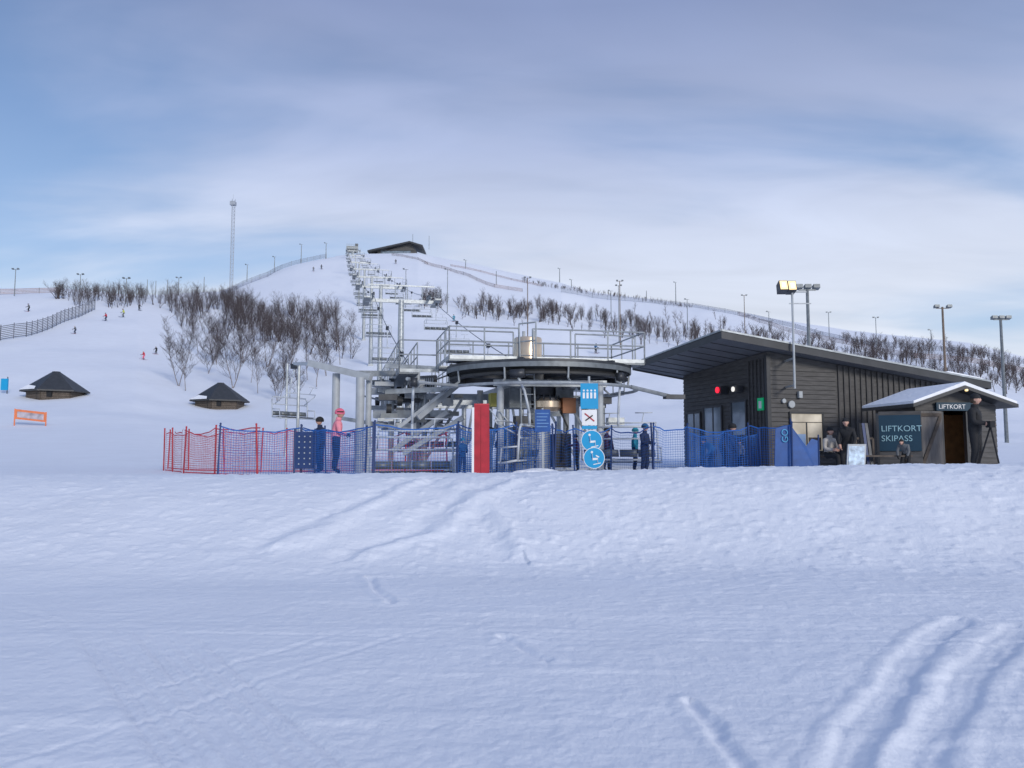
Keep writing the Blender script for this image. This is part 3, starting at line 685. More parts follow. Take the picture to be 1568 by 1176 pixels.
# ---------------------------------------------------------------- ticket hut
hut=empty('ticket_hut')
h0=S(1404,700,21.2); Hc=Vector((h0.x,h0.y)); hR=Vector((.995,.10)).normalized()
hL=Vector((-hR.y,hR.x))
Mh=Matrix(((hR.x,hL.x,0,Hc.x),(hR.y,hL.y,0,Hc.y),(0,0,1,0),(0,0,0,1)))
HW=2.3; HD=1.9; hb=.75; ev=2.72; pk=3.1
mb=MB(Mh)
d0,d1,dz=.78,1.42,2.6
def gz(r): return ev+(pk-ev)*(1-abs(r-HW/2)/(HW/2))
for k in range(14):
    z0=hb+k*.14; 
    if z0+.13>ev: break
    for r0,r1 in((0,d0-.05),(d1+.05,HW)): mb.hexa([(r0,-.012,z0),(r1,-.012,z0),(r1,.05,z0),(r0,.05,z0),(r0,.003,z0+.135),(r1,.003,z0+.135),(r1,.05,z0+.135),(r0,.05,z0+.135)],brown)
mb.add([(0,.02,hb),(d0-.05,.02,hb),(d0-.05,.02,gz(d0)),(0,.02,ev)],[(0,1,2,3)],brown)
mb.add([(d1+.05,.02,hb),(HW,.02,hb),(HW,.02,ev),(d1+.05,.02,gz(d1))],[(0,1,2,3)],brown)
mb.add([(d0-.05,.02,dz),(d1+.05,.02,dz),(d1+.05,.02,gz(d1)),(HW/2,.02,pk),(d0-.05,.02,gz(d0))],[(0,1,2,3,4)],brown)
mb.box(-.0,.02,.02,HD,hb,ev,brown); mb.box(HW-.02,HW,.02,HD,hb,ev,brown); mb.box(.02,HW-.02,HD-.05,HD,hb,ev,pine)
mb.box(.05,HW-.05,1.0,1.05,hb,2.5,pine)
for r in(d0-.05,d1): mb.box(r,r+.05,-.03,.1,hb,dz,fascia)
mb.build('walls',hut)
mb=MB(Mh)
doorm=mm('barn_door_boards',(.15,.14,.135),.7,0,.2,3,.004,stretch=(6,6,.6))
mb.box(.02,d0-.07,-.06,-.02,hb+.1,2.55,doorm)
for z_ in(hb+.2,2.4): mb.box(.04,d0-.09,-.085,-.062,z_,z_+.09,wood)
mb.beam((.08,-.08,hb+.3),(d0-.12,-.08,2.4),.02,.09,wood)
mb.build('door',hut)
mb=MB(Mh)
ov=.32; fo=.45
for sgn in(0,1):
    e_=-ov if sgn==0 else HW+ov; ez=ev-(pk-ev)/(HW/2)*ov+.02; c_=HW/2
    P=[(e_,-fo,ez),(c_,-fo,pk+.02),(c_,HD+.2,pk+.02),(e_,HD+.2,ez)]
    if sgn: P=[P[1],P[0],P[3],P[2]]
    mb.hexa(P+[(a,b,z+.09) for a,b,z in P],fascia)
    Q=[(a+(0.02 if a<c_ else 0)-(0.02 if a>c_ else 0),b+(.02 if b<0 else -.02),z+.095) for a,b,z in P]
    mb.hexa(Q+[(a,b,z+.07+.03*(a==c_)) for a,b,z in Q],rsnow)
mb.build('roof',hut)
mb=MB(Mh); mb.box(.55,1.65,-.10,-.03,2.56,2.78,teal); mb.tube((HW/2,-fo-.06,pk-.02),(HW/2,-fo+.0,pk-.02),.03,warm,n=12); mb.build('sign_board',hut)
o=Mh@Vector((.6,-.108,2.61)); text('sign_text','LIFTKORT',.17,o,(hR.x,hR.y,0),(hR.y,-hR.x,0),white,hut)
p=S(1345,636,21.3); q=S(1403,632,20.9); bR=Vector((q.x-p.x,q.y-p.y,0)).normalized(); bN=Vector((bR.y,-bR.x,0))
mb=MB(Matrix(((bR.x,-bN.x,0,p.x),(bR.y,-bN.y,0,p.y),(0,0,1,0),(0,0,0,1))))
bw=1.0; z1=EYE+tE(636)*21.3; z0=z1-.95
mb.box(0,bw,0,.03,z0,z1,teal); mb.box(-.06,0,-.01,.06,hb,z1+.05,fascia); mb.box(0,bw+.02,.04,.1,hb,z1+.1,brown)
mb.build('side_banner',hut)
for i,(t_,s_) in enumerate((('LIFTKORT',.235),('SKIPASS',.235))):
    text('banner_text_%d'%i,t_,s_*.92,(p.x+bR.x*.05+bN.x*.01,p.y+bR.y*.05+bN.y*.01,z0+.52-.26*i),bR,bN,mm('pale_print',(.30,.50,.56)),hut)
# ---------------------------------------------------------------- net fences
def netfence(name,pts,h,m,pm,sp=.055,sw=.014,low=None,sag=.06,top=.1):
    mb=MB(); P=[Vector((x,y,zg(x,y))) for x,y in pts]
    for k,p in enumerate(P):
        t=(random.uniform(-.07,.07),random.uniform(-.04,.04)); mb.tube((p.x,p.y,p.z-.25),(p.x+t[0],p.y+t[1],p.z+h+top),.022,pm,n=8); mb.sph((p.x+t[0],p.y+t[1],p.z+h+top),(.028,.028,.028),pm,8,5)
    for a,b in zip(P[:-1],P[1:]):
        L=(b-a).length; d=(b-a)/L; nrm=Vector((-d.y,d.x,0)).normalized(); n=int(L/sp); c=max(6,int(L/.3)); s_=sag*random.uniform(.8,2.6); ph=random.uniform(0,6)
        zz=lambda t,f: a.z+(b.z-a.z)*t+.03+ h*f-(s_*4*t*(1-t)+.02*math.sin(t*14+ph))*f
        wob=lambda t: nrm*(math.sin(t*9+a.x)*.04)
        for i in range(n):
            t=(i+.5)/n; o=a.lerp(b,t)+wob(t); dd=d*sw/2
            lo_=Vector((o.x,o.y,zz(t,0)));hi_=Vector((o.x,o.y,zz(t,1)))
            mb.add([lo_-dd,lo_+dd,hi_+dd,hi_-dd],[(0,1,2,3)],m)
        nh=int(h/sp)
        for j in range(nh+1):
            f=j/nh; w=sw/2 if 0<j<nh else .016
            vs=[];fs=[]
            for i in range(c+1):
                t=i/c; o=a.lerp(b,t)+wob(t)+nrm*.002; z=zz(t,f); vs+=[(o.x,o.y,z-w),(o.x,o.y,z+w)]
                if i: k=2*i; fs.append((k-2,k,k+1,k-1))
            mb.add(vs,fs,low if(low and j<2) else m)
    mb.build(name)
def XY(px,d): return (bx(px,680)*d,d)
netfence('red_net_fence',[XY(252,25),XY(266,24),XY(282,22.6),XY(330,21.2),XY(396,20.0)],1.2,redn,redp,.07,.008)
netfence('red_net_fence',[XY(258,27),XY(290,25.5),XY(345,24.5),XY(400,24),XY(440,24),XY(545,24.2)],1.2,redn,redp,.07,.008)
netfence('red_net_fence',[XY(545,25.3),XY(620,25),XY(686,24.5)],1.15,redn,redp,.09,.007)
netfence('blue_net_fence',[XY(334,19.6),XY(462,20.6),XY(572,18.9)],1.2,bluen,navy,.065,.008)
netfence('blue_net_fence',[XY(462,20.9),XY(500,21.8),XY(560,21.6)],1.2,bluen,navy,.06,.010)
netfence('blue_net_fence',[XY(573,19.2),XY(700,19.8),XY(787,20.3),XY(848,20.4)],1.25,bluen,navy,.075,.006,bluep)
netfence('blue_net_fence',[XY(700,21),XY(760,21.2),XY(848,21)],1.2,bluen,navy,.06,.013)
netfence('blue_net_fence',[XY(848,20.3),XY(880,21.5),XY(935,22),XY(1000,20.0)],1.2,bluen,navy,.08,.006,bluep)
netfence('blue_net_fence',[XY(1000,19.9),XY(1053,20.6),XY(1150,20.4),XY(1212,19.6)],1.2,bluen,navy,.065,.008)
netfence('blue_net_fence',[XY(1053,20.9),XY(1110,20.9),XY(1165,20.8)],1.05,bluen,navy,.055,.012)
def at(px,d): x,y=XY(px,d); return Matrix.Translation((x,y,zg(x,y)))
mb=MB(at(737,19.3)); 
def rmat(h): return [(-.2,-.1,-.2),(.2,-.1,-.2),(.2,.1,-.2),(-.2,.1,-.2),(-.17,-.1,h),(.19,-.1,h+.0),(.19,.1,h),(-.17,.1,h)]
mb.hexa(rmat(1.74),redp); mb.box(-.225,-.17,-.11,.11,-.2,1.68,white); mb.box(-.17,.19,-.105,.105,1.741,1.77,mm('red_light',(.55,.05,.06))); mb.box(-.02,.0,-.104,-.1005,0,1.7,mm('red_seam',(.3,.01,.02)))
ob=mb.build('red_safety_pad'); bv=ob.modifiers.new('b','BEVEL');bv.width=.02;bv.segments=2
mb=MB(at(1185,19.7)); 
pts=[(0,0),(.42,-.05),(.42,1.25),(.05,1.15)]
mb.add([(x,0,z) for x,z in pts]+[(x,.03,z) for x,z in pts],[(0,1,2,3),(7,6,5,4),(0,4,5,1),(1,5,6,2),(2,6,7,3),(3,7,4,0)],bluep)
mb.tube((.43,0,-.2),(.43,0,1.4),.022,navy)
mb.add([(.45,0,0),(1.1,.05,0),(1.12,.05,.85),(.95,.03,.9),(.8,.02,.72),(.45,0,1.2)],[(0,1,2,3,4,5)],bluep); mb.tube((1.12,.05,-.2),(1.12,.05,1.0),.02,navy)
fl=mb.build('blue_start_banner'); p=at(1185,19.7).translation
text('banner_text','GO',.22,(p.x+.34,p.y-.03,p.z+.8),(0,0,1),(0,-1,0),mm('cyan_print',(.06,.32,.55)),fl)
mb=MB(at(467,20.4)); mb.box(-.24,.24,-.03,.03,.18,1.12,navy)
for i in range(3):
    for j in range(6): mb.tube((-.14+i*.14,-.045,.3+j*.14),(-.14+i*.14,-.03,.3+j*.14),.018,lgrey,n=8)
mb.tube((-.26,0,-.2),(-.26,0,1.2),.03,navy);mb.tube((.26,0,-.2),(.26,0,1.2),.03,navy)
mb.build('start_control_board')
sg=empty('lift_sign_post')
x,y=XY(903,19.9); zg_=zg(x,y); b0=MB(Matrix.Translation((x,y,0)))
def zz(py,d=19.9): return EYE+tE(py)*d
k=19.9/F
b0.tube((0,.05,zg_-.2),(0,.05,zz(576)),.03,lgrey)
b0.box(-13.5*k,13.5*k,0,.02,zz(626),zz(587),cyan)
for i in range(4):
    xx=(-8.5+i*5.7)*k; b0.sph((xx,-.004,zz(598)),(.026,.008,.026),white,8,6); b0.box(xx-.026,xx+.026,-.008,-.001,zz(610),zz(601),white)
b0.box(-11.5*k,11.5*k,0,.02,zz(651),zz(627.5),white); b0.beam((-.12,-.008,zz(633)),(.12,-.008,zz(645)),.008,.03,redp); b0.beam((-.1,-.014,zz(644)),(.08,-.014,zz(636)),.006,.03,blk)
b0.box(-11.5*k,11.5*k,0,.02,zz(657),zz(652),cyan)
for j,py in enumerate((675,701)):
    r=16*k; xx=(1 if j==0 else 4)*k; yo=-.35-.05*j
    b0.tube((xx,yo,zz(py)),(xx,yo+.02,zz(py)),r,white,n=32); b0.tube((xx,yo-.006,zz(py)),(xx,yo-.001,zz(py)),r*.94,cyan,n=32)
    b0.beam((xx-.03,yo-.012,zz(py)-.04),(xx-.05,yo-.012,zz(py)+.1),.006,.07,white); b0.beam((xx-.05,yo-.012,zz(py)-.03),(xx+.09,yo-.012,zz(py)-.02),.006,.05,white); b0.beam((xx+.08,yo-.012,zz(py)-.02),(xx+.09,yo-.012,zz(py)-.13),.006,.04,white)
    b0.beam((xx-.02,yo-.012,zz(py)-.16),(xx+.16,yo-.012,zz(py)-.12),.006,.02,white)
    if j: b0.beam((xx+.04,yo-.012,zz(py)+.06),(xx+.12,yo-.012,zz(py)+.02),.006,.03,white)
    b0.sph((xx-.055,yo-.012,zz(py)+.14),(.03,.005,.03),white,8,6)
b0.tube((.03,-.3,zg_-.2),(.03,-.3,zz(660)),.02,lgrey)
b0.build('sign_panels',sg)
mb=MB(at(831,19.9)); g_=at(831,19.9).translation.z; mb.box(-.19,.19,0,.02,zz(661)-g_,zz(627)-g_,bluep); mb.tube((0,.04,-.2),(0,.04,zz(625)-g_),.025,lgrey)
for i in range(5): mb.box(-.15,.15-.03*(i%3),-.006,-.001,zz(634+i*5)-g_,zz(632.5+i*5)-g_,mm('pale_blue_print',(.12,.25,.48)))
mb.build('instruction_sign')
mb=MB(at(1303,19.6)); mb.hexa([(-.2,-.15,0),(.25,-.15,0),(.25,-.11,0),(-.2,-.11,0),(-.05,.05,.75),(.4,.05,.75),(.4,.09,.75),(-.05,.09,.75)],lgrey)
mb.hexa([(-.16,-.165,.03),(.22,-.165,.03),(.22,-.152,.03),(-.16,-.152,.03),(-.03,.03,.7),(.35,.03,.7),(.35,.045,.7),(-.03,.045,.7)],mm('board_print',(.42,.55,.72),.4,0,.5,9)); mb.beam((.4,.08,.75),(.45,.4,0),.03,.03,dsteel); mb.beam((-.05,.08,.75),(0,.4,0),.03,.03,dsteel)
mb.build('sandwich_board')
mb=MB(at(1355,20.3)); mb.box(-.7,.7,0,.14,.42,.46,wood);mb.box(-.7,.7,.17,.31,.42,.46,wood)
for x in(-.6,.6): mb.beam((x,.02,0),(x,.15,.42),.05,.05,wood);mb.beam((x,.3,0),(x,.15,.42),.05,.05,wood)
mb.build('wooden_bench')
mb=MB(at(1280,21.2)); mb.box(-.8,.8,0,.35,.40,.45,wood)
for x in(-.7,.7): mb.box(x-.04,x+.04,.02,.33,0,.40,wood)
mb.build('wooden_bench')
mb=MB(at(1324,20.6))
for i in range(3): mb.beam((i*.1,0,0),(i*.08+.05,.35,1.3),.07,.012,[blk,navy,dsteel][i])
mb.beam((-.1,.3,.9),(.35,.3,.9),.04,.05,wood); mb.beam((-.1,.3,0),(-.1,.3,.9),.05,.05,wood);mb.beam((.35,.3,0),(.35,.3,.9),.05,.05,wood)
mb.build('ski_rack')
mb=MB(at(1518,19.8))
for a in(0,2.1,4.2): mb.tube((0,0,1.15),(.35*math.cos(a+.5),.35*math.sin(a+.5),0),.02,blk if a else redp)
mb.box(-.06,.06,-.1,.1,1.12,1.28,blk); mb.build('camera_tripod')
# ---------------------------------------------------------------- people
def person(name,x,y,head,h,jac,pan,hat,pose='stand',gog_=True,skis=False,beanie=False,sub=2,z=None,lean=0.,gl=None):
    gl=gl or blk
    s=h/1.78; V=Vector
    pel=V((0,0,.96))
    if pose=='sit': pel=V((0,.0,.56)); legs=dict(L=((.1,-.02,.55),(.13,-.42,.55),(.13,-.44,.1)),R=((-.1,-.02,.55),(-.13,-.42,.55),(-.13,-.40,.1)))
    elif pose=='ski': pel=V((0,.12,.88)); legs=dict(L=((.1,.1,.86),(.14,-.12,.5),(.14,.02,.1)),R=((-.1,.1,.86),(-.14,-.14,.5),(-.14,.0,.1))); lean=lean or .35
    elif pose=='walk': legs=dict(L=((.1,0,.93),(.11,-.2,.52),(.11,-.22,.1)),R=((-.1,0,.93),(-.11,.08,.5),(-.11,.3,.14)))
    elif pose=='bend': pel=V((0,.1,.92)); legs=dict(L=((.1,.1,.9),(.14,-.05,.5),(.13,.04,.1)),R=((-.1,.1,.9),(-.14,-.07,.5),(-.13,.02,.1))); lean=lean or .8
    else: legs=dict(L=((.1,0,.93),(.12,-.03,.5),(.13,.02,.1)),R=((-.1,0,.93),(-.12,-.02,.5),(-.13,.03,.1)))
    Rl=Matrix.Rotation(lean,3,'X')
    T=lambda a,b,c: pel+Rl@V((a,b,c))
    pts=[];ed=[];rad=[];bm_=[]
    def add(p,r,par=None,m=None):
        pts.append(V(p));rad.append(r)
        if par is not None: ed.append((par,len(pts)-1)); bm_.append(m)
        return len(pts)-1
    p0=add(pel,.155); w=add(T(0,0,.16),.15,p0,jac); c=add(T(0,-.01,.33),.165,w,jac); u=add(T(0,0,.45),.13,c,jac); nk=add(T(0,-.01,.55),.062,u,jac); nt_=add(T(0,-.02,.63),.055,nk,skin)
    arms={}
    for sd in(1,-1):
        sh=T(sd*.19,0,.45)
        if pose in('hold','sit'): el=T(sd*.26,-.04,.2); wr=T(sd*.14,-.28,.16)
        elif pose=='ski': el=T(sd*.3,-.12,.26); wr=sh+V((sd*.13,-.34,-.34))
        elif pose=='bend': el=sh+V((sd*.06,-.06,-.26)); wr=sh+V((sd*.0,-.16,-.48))
        elif pose=='reach' and sd>0: el=T(sd*.3,-.2,.32); wr=T(sd*.28,-.42,.42)
        elif pose=='walk': el=T(sd*.26,.05*sd,.19); wr=T(sd*.25,-.12+.1*sd,-.02)
        else: el=T(sd*.27,.03,.2); wr=T(sd*.27,-.07,-.03)
        a=add(sh,.085,u,jac); b=add(el,.066,a,jac); d=add(wr,.048,b,jac); arms[sd]=(el,wr)
    for sd,k in((1,'L'),(-1,'R')):
        hp,kn_,an=[V(q) for q in legs[k]]
        a=add(hp,.118,p0,pan);b=add(kn_,.09,a,pan);d=add(an+V((0,0,.12)),.075,b,pan); e=add(an,.062,d,blk); add(an+V((0,-.17,-.05)),.045,e,blk)
    me=bpy.data.meshes.new('t'); me.from_pydata([tuple(p) for p in pts],ed,[]); ob=bpy.data.objects.new('t',me); scene.collection.objects.link(ob)
    md=ob.modifiers.new('s','SKIN'); sd_=ob.modifiers.new('u','SUBSURF'); sd_.levels=sub
    lay=me.skin_vertices[0].data
    for i,r in enumerate(rad): lay[i].radius=(r,r); lay[i].use_root=(i==0)
    dg=bpy.context.evaluated_depsgraph_get(); ev_=ob.evaluated_get(dg).to_mesh()
    vs=[v.co.copy() for v in ev_.vertices]; fs=[tuple(p.vertices) for p in ev_.polygons]; cs=[p.center.copy() for p in ev_.polygons]
    ml=[]
    for cc in cs:
        best=9;bmi=jac
        for (i,j),m in zip(ed,bm_):
            a=pts[i];b=pts[j];ab=b-a; t=max(0,min(1,(cc-a).dot(ab)/ab.length_squared)); q=a+ab*t; d=(cc-q).length-(rad[i]*(1-t)+rad[j]*t)
            if d<best: best=d;bmi=m
        ml.append(bmi)
    ob.evaluated_get(dg).to_mesh_clear(); bpy.data.objects.remove(ob)
    zz_=zg(x,y) if z is None else z
    M=Matrix.Translation((x,y,zz_))@Matrix.Rotation(head,4,'Z')@Matrix.Scale(s,4)
    mb=MB(M); mb.add(vs,fs,ml)
    hc=T(0,-.045,.73); 
    def fn(p):
        q=p.copy()
        if p.y<-.85 and abs(p.x)<.2 and -.3<p.z<.1: q.y-=.16
        if p.z<-.2: q.x*=1+.3*(p.z+.2); 
        return q
    mb.sph(hc,(.082,.1,.12),skin,18,14,fn)
    for k in(-1,1): mb.sph(hc+V((k*.03,-.09,.012)),(.012,.008,.008),eye,6,5); mb.sph(hc+V((k*.083,.005,-.005)),(.012,.02,.03),skin,6,5)
    mb.box(hc.x-.024,hc.x+.024,hc.y-.094,hc.y-.086,hc.z-.062,hc.z-.052,lip)
    if beanie:
        mb.sph(hc+V((0,.012,.03)),(.098,.115,.115),hat,16,8,None,-.05); mb.lathe([(.1,0),(.108,.0),(.108,.045),(.1,.045)],hat,16,c=(hc.x,hc.y+.012,hc.z+.022))
        mb.sph(hc+V((0,.03,-.02)),(.086,.09,.1),mm('brown_hair',(.08,.05,.03),.7),12,8,None,-.6)
    else:
        mb.sph(hc+V((0,.02,.03)),(.122,.142,.128),hat,18,10,None,-.35)
        if gog_:
            mb.lathe([(.122,.0),(.130,.0),(.130,.035),(.122,.035)],blk,20,c=(hc.x,hc.y+.018,hc.z+.03))
            mb.sph(hc+V((0,-.062,.018)),(.075,.06,.038),gog,12,8)
    mb.tube(T(0,-.01,.5),T(0,-.02,.62),.088,jac,.078,n=14,cap=False)
    for sd in(1,-1):
        el,wr=arms[sd]; d=(wr-el).normalized(); inn=V((-sd,0,0)); inn=(inn-d*inn.dot(d)).normalized(); sdv=d.cross(inn)
        mb.tube(wr-d*.03,wr+d*.03,.05,gl,.045,n=10); mb.tube(wr+d*.01,wr+d*.1,.042,gl,.036,n=10)
        for i in range(4):
            o=wr+d*.09+sdv*(.028-.018*i); Lf=(.042,.05,.046,.036)[i]
            m1=o+d*Lf+inn*.012; mb.tube(o,m1,.0115,gl,.0105,n=6); mb.tube(m1,m1+d*Lf*.5+inn*.03,.0105,gl,.008,n=6)
        o=wr+d*.035+sdv*.036; m1=o+sdv*.03+d*.03; mb.tube(o,m1,.014,gl,.012,n=6); mb.tube(m1,m1+d*.035+inn*.01,.012,gl,.009,n=6)
    if skis:
        for k,an in((1,legs['L'][2]),(-1,legs['R'][2])):
            ax=an[0]; ay=an[1]; mb.box(ax-.04,ax+.04,ay-.8,ay+.7,0.0,.02,redp if random.random()<.5 else navy); mb.hexa([(ax-.04,ay-.8,0),(ax+.04,ay-.8,0),(ax+.04,ay-.799,.02),(ax-.04,ay-.799,.02),(ax-.02,ay-.98,.1),(ax+.02,ay-.98,.1),(ax+.02,ay-.97,.115),(ax-.02,ay-.97,.115)],navy)
        for sd in(1,-1):
            el,wr=arms[sd]; mb.tube(wr+V((0,-.08,.05)),V((wr.x+sd*.1,wr.y+.35,.02)),.009,dsteel,n=6)
    mb.build(name,None,True)
c_pink=cloth('pink',(.75,.16,.25)); c_lp=cloth('light_pink',(.8,.28,.34)); c_nav=cloth('navy',(.015,.028,.07)); c_bl=cloth('blue',(.02,.11,.26)); c_teal=cloth('teal',(.02,.25,.36)); c_pur=cloth('plum',(.05,.02,.06)); c_bei=cloth('beige',(.45,.42,.38)); c_yel=cloth('yellow',(.5,.55,.05)); c_red=cloth('red',(.55,.03,.05)); c_or=cloth('orange',(.7,.2,.03)); c_wh=cloth('white',(.6,.62,.65)); c_gr=cloth('grey',(.12,.13,.14))
def addp(px,d,top,head,jac,pan,hat,**k):
    x,y=XY(px,d); g=zg(x,y); h=(EYE+tE(top)*d-g)
    if k.get('pose')=='sit': h=h/.79
    elif k.get('pose')=='bend': h=h/.9
    elif k.get('pose')=='ski': h=h/.93
    person('skier' if k.pop('sk',True) else 'bystander',x,y,head,h,jac,pan,hat,**k)
addp(514,22.6,628,1.9,c_lp,c_nav,c_pink,pose='hold',lean=.1)
addp(490,23.2,641,-.9,c_nav,c_nav,blk,pose='stand')
addp(708,22.4,672,.4,c_bl,c_nav,c_teal,pose='hold')
addp(768,23.4,638,-1.2,c_bl,c_nav,c_bl,pose='reach')
addp(884,23.6,666,-1.7,c_pur,blk,c_nav,pose='reach',lean=.1)
addp(929,23.6,656,2.4,c_pur,c_nav,blk,pose='stand')
addp(987,21.3,651,.9,c_nav,c_nav,c_bl,pose='hold',skis=True)
addp(972,22.6,657,1.5,c_teal,c_nav,c_teal,pose='stand')
addp(1110,21.8,652,1.6,c_nav,blk,blk,pose='bend',lean=.5)
addp(1090,23.0,668,-1.2,c_bl,blk,c_nav,pose='bend')
addp(1133,22.4,674,-1.0,c_gr,blk,blk,pose='stand')
addp(1200,20.8,683,.4,c_pur,c_red,c_nav,pose='bend')
addp(1270,20.9,655,.5,c_bei,blk,blk,pose='sit',beanie=True,sk=False,gl=skin)
addp(1297,20.5,647,-.5,blk,blk,blk,pose='bend',lean=.3,beanie=True,sk=False,gl=skin)
addp(1386,20.3,670,-.8,c_gr,blk,blk,pose='bend',beanie=True,sk=False)
addp(1494,20.2,606,.8,blk,blk,blk,pose='hold',beanie=True,sk=False,gl=skin)
for px,base,hp,jac,pan in((44,474,13,c_gr,blk),(115,509,13,c_gr,c_nav),(162,492,13,c_red,c_nav),(189,485,14,c_yel,c_gr),(213,477,12,blk,blk),(220,551,14,c_red,c_pink),(239,540,13,blk,blk),(333,528,12,c_nav,blk),(327,512,10,blk,blk),(695,490,12,c_teal,c_teal),(852,473,12,blk,blk),(912,536,16,c_bl,blk),(492,412,8,blk,blk),(480,415,8,c_gr,blk),(606,404,8,blk,blk),(505,560,10,c_gr,blk)):
    g=ground_at(px,base); person('skier',g.x,g.y,random.uniform(-1.2,1.2),hp*g.y/F,jac,pan,random.choice([blk,c_wh,c_nav]),pose='ski',skis=True,sub=1)
mb=MB(); 
for px,d,rx,rz in((822,19.5,.7,.22),(1130,19.2,1.3,.15),(1240,19.0,1.0,.16)):
    x,y=XY(px,d); z=zg(x,y); mb.sph((x,y,z-.03),(rx,rx*.7,rz),rsnow,24,10,lambda p:p*(1+.12*math.sin(p.x*5+p.y*7)),-.1)
mb.build('snow_heap',None,True)
# ---------------------------------------------------------------- sky, sun
w=bpy.data.worlds.new('World'); scene.world=w; w.use_nodes=True; nt=w.node_tree; N=nt.nodes; L=nt.links
for n in list(N): N.remove(n)
out=N.new('ShaderNodeOutputWorld'); bg=N.new('ShaderNodeBackground'); bg.inputs[1].default_value=.12
SE=math.radians(19); SA=math.radians(150)
sky=N.new('ShaderNodeTexSky'); sky.sky_type='NISHITA'; sky.sun_disc=False; sky.sun_elevation=SE; sky.sun_rotation=SA; sky.air_density=1.; sky.dust_density=.6; sky.ozone_density=2.
tc=N.new('ShaderNodeTexCoord'); sp=N.new('ShaderNodeSeparateXYZ'); L.new(tc.outputs['Generated'],sp.inputs[0])
def math_(op,a,b=None,clamp=False):
    n=N.new('ShaderNodeMath'); n.operation=op; n.use_clamp=clamp
    for i,v in enumerate((a,b)):
        if v is None: continue
        if isinstance(v,(int,float)): n.inputs[i].default_value=v
        else: L.new(v,n.inputs[i])
    return n.outputs[0]
zc=math_('MAXIMUM',sp.outputs[2],0.); den=math_('ADD',zc,.18)
cx=math_('DIVIDE',sp.outputs[0],den); cy=math_('DIVIDE',sp.outputs[1],den)
cmb=N.new('ShaderNodeCombineXYZ'); L.new(cx,cmb.inputs[0]); L.new(cy,cmb.inputs[1])
def noi(rot,scl,loc,s,det,rg,dis):
    mp=N.new('ShaderNodeMapping'); mp.inputs['Rotation'].default_value=(0,0,rot); mp.inputs['Scale'].default_value=scl; mp.inputs['Location'].default_value=loc; L.new(cmb.outputs[0],mp.inputs[0])
    no=N.new('ShaderNodeTexNoise'); no.inputs['Scale'].default_value=s; no.inputs['Detail'].default_value=det; no.inputs['Roughness'].default_value=rg; no.inputs['Distortion'].default_value=dis; L.new(mp.outputs[0],no.inputs[0]); return no.outputs[0]
nA=noi(.5,(.6,1.1,1),(2.4,.3,0),1.1,5,.48,.5)
nB=noi(.8,(.6,1.6,1),(5.1,1.3,0),1.8,5,.52,.7)
lft=N.new('ShaderNodeMapRange'); lft.inputs[1].default_value=-.6; lft.inputs[2].default_value=.0; lft.inputs[3].default_value=-.085; lft.inputs[4].default_value=.045; L.new(sp.outputs[0],lft.inputs[0])
hz=N.new('ShaderNodeMapRange'); hz.inputs[1].default_value=.04; hz.inputs[2].default_value=.22; hz.inputs[3].default_value=.12; hz.inputs[4].default_value=0.; L.new(zc,hz.inputs[0])
ns=math_('ADD',math_('ADD',math_('MULTIPLY',nA,.8),math_('MULTIPLY',nB,.2)),math_('ADD',lft.outputs[0],hz.outputs[0]))
mr=N.new('ShaderNodeMapRange'); mr.interpolation_type='SMOOTHSTEP'; mr.inputs[1].default_value=.34; mr.inputs[2].default_value=.60; mr.inputs[3].default_value=.15; mr.inputs[4].default_value=1.; L.new(ns,mr.inputs[0])
def ramp(stops):
    cr=N.new('ShaderNodeValToRGB'); e=cr.color_ramp.elements; e[0].position=stops[0][0]; e[0].color=(*stops[0][1],1); e[1].position=stops[-1][0]; e[1].color=(*stops[-1][1],1)
    for p_,c_ in stops[1:-1]: q=e.new(p_); q.color=(*c_,1)
    L.new(zc,cr.inputs[0]); vm=N.new('ShaderNodeVectorMath'); vm.operation='SCALE'; vm.inputs[3].default_value=8.4; L.new(cr.outputs[0],vm.inputs[0]); return vm.outputs[0]
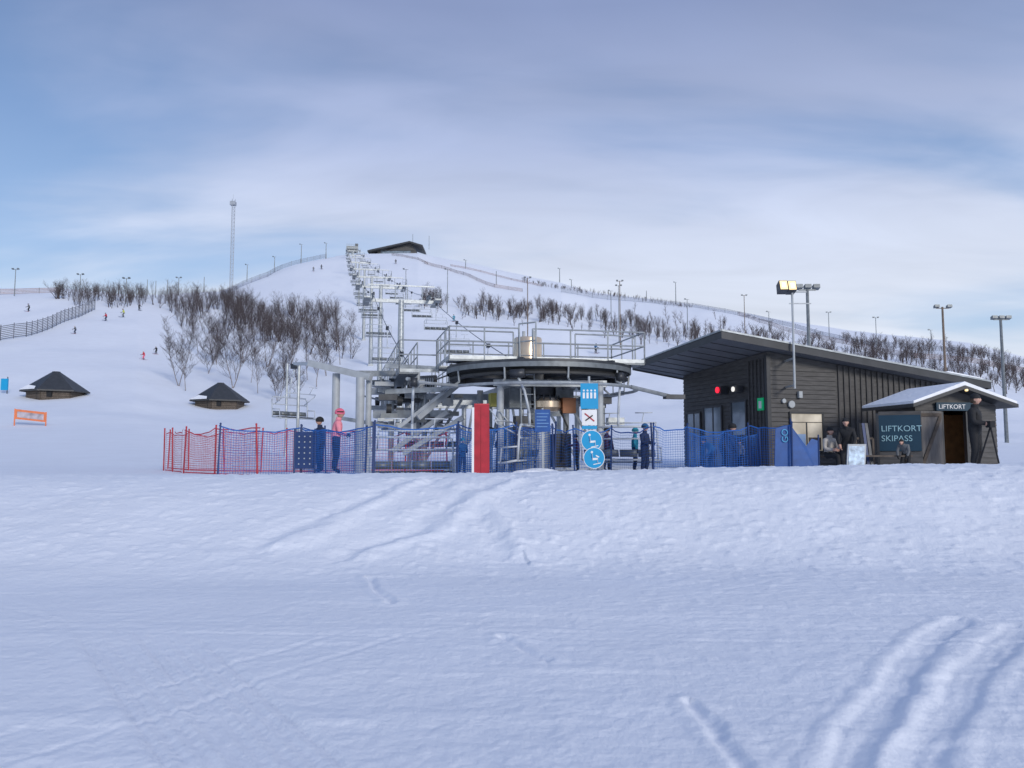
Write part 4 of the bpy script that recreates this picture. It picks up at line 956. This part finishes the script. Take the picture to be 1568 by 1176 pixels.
cloudc=ramp([(0,(.74,.82,.93)),(.15,(.74,.80,.92)),(.25,(.65,.72,.89)),(.36,(.44,.52,.75)),(.50,(.26,.33,.55)),(1.,(.31,.39,.61))])
clearc=ramp([(0,(.60,.74,.90)),(.13,(.46,.64,.90)),(.25,(.26,.45,.79)),(.36,(.18,.33,.64)),(.5,(.13,.22,.45)),(1.,(.11,.20,.46))])
cb=N.new('ShaderNodeMapRange'); cb.inputs[1].default_value=.3; cb.inputs[2].default_value=.7; cb.inputs[3].default_value=.92; cb.inputs[4].default_value=1.07; L.new(nB,cb.inputs[0])
cs_=N.new('ShaderNodeVectorMath'); cs_.operation='SCALE'; L.new(cloudc,cs_.inputs[0]); L.new(cb.outputs[0],cs_.inputs[3])
mv=N.new('ShaderNodeMix'); mv.data_type='RGBA'; mv.inputs[0].default_value=.75; L.new(sky.outputs[0],mv.inputs[6]); L.new(clearc,mv.inputs[7])
mx=N.new('ShaderNodeMix'); mx.data_type='RGBA'; L.new(mr.outputs[0],mx.inputs[0]); L.new(mv.outputs[2],mx.inputs[6]); L.new(cs_.outputs[0],mx.inputs[7])
L.new(mx.outputs[2],bg.inputs[0]); L.new(bg.outputs[0],out.inputs[0])
sl=bpy.data.lights.new('sun','SUN'); sl.energy=2.0; sl.angle=math.radians(14); sl.color=(1,.94,.86); so=bpy.data.objects.new('sun',sl); scene.collection.objects.link(so)
dirv=Vector((math.sin(SA)*math.cos(SE),math.cos(SA)*math.cos(SE),math.sin(SE))); so.rotation_euler=dirv.to_track_quat('Z','Y').to_euler(); so.location=(10,-20,20)
cd=bpy.data.cameras.new('camera'); cd.lens=28; cd.sensor_width=36; cd.clip_end=5000; cam=bpy.data.objects.new('camera',cd); scene.collection.objects.link(cam)
cam.location=(0,0,EYE); cam.rotation_euler=(math.pi/2+TH,0,0); scene.camera=cam
cd.dof.use_dof=True; cd.dof.focus_distance=24; cd.dof.aperture_fstop=2.2
scene.view_settings.view_transform='Standard'; scene.view_settings.look='None'; scene.view_settings.exposure=0
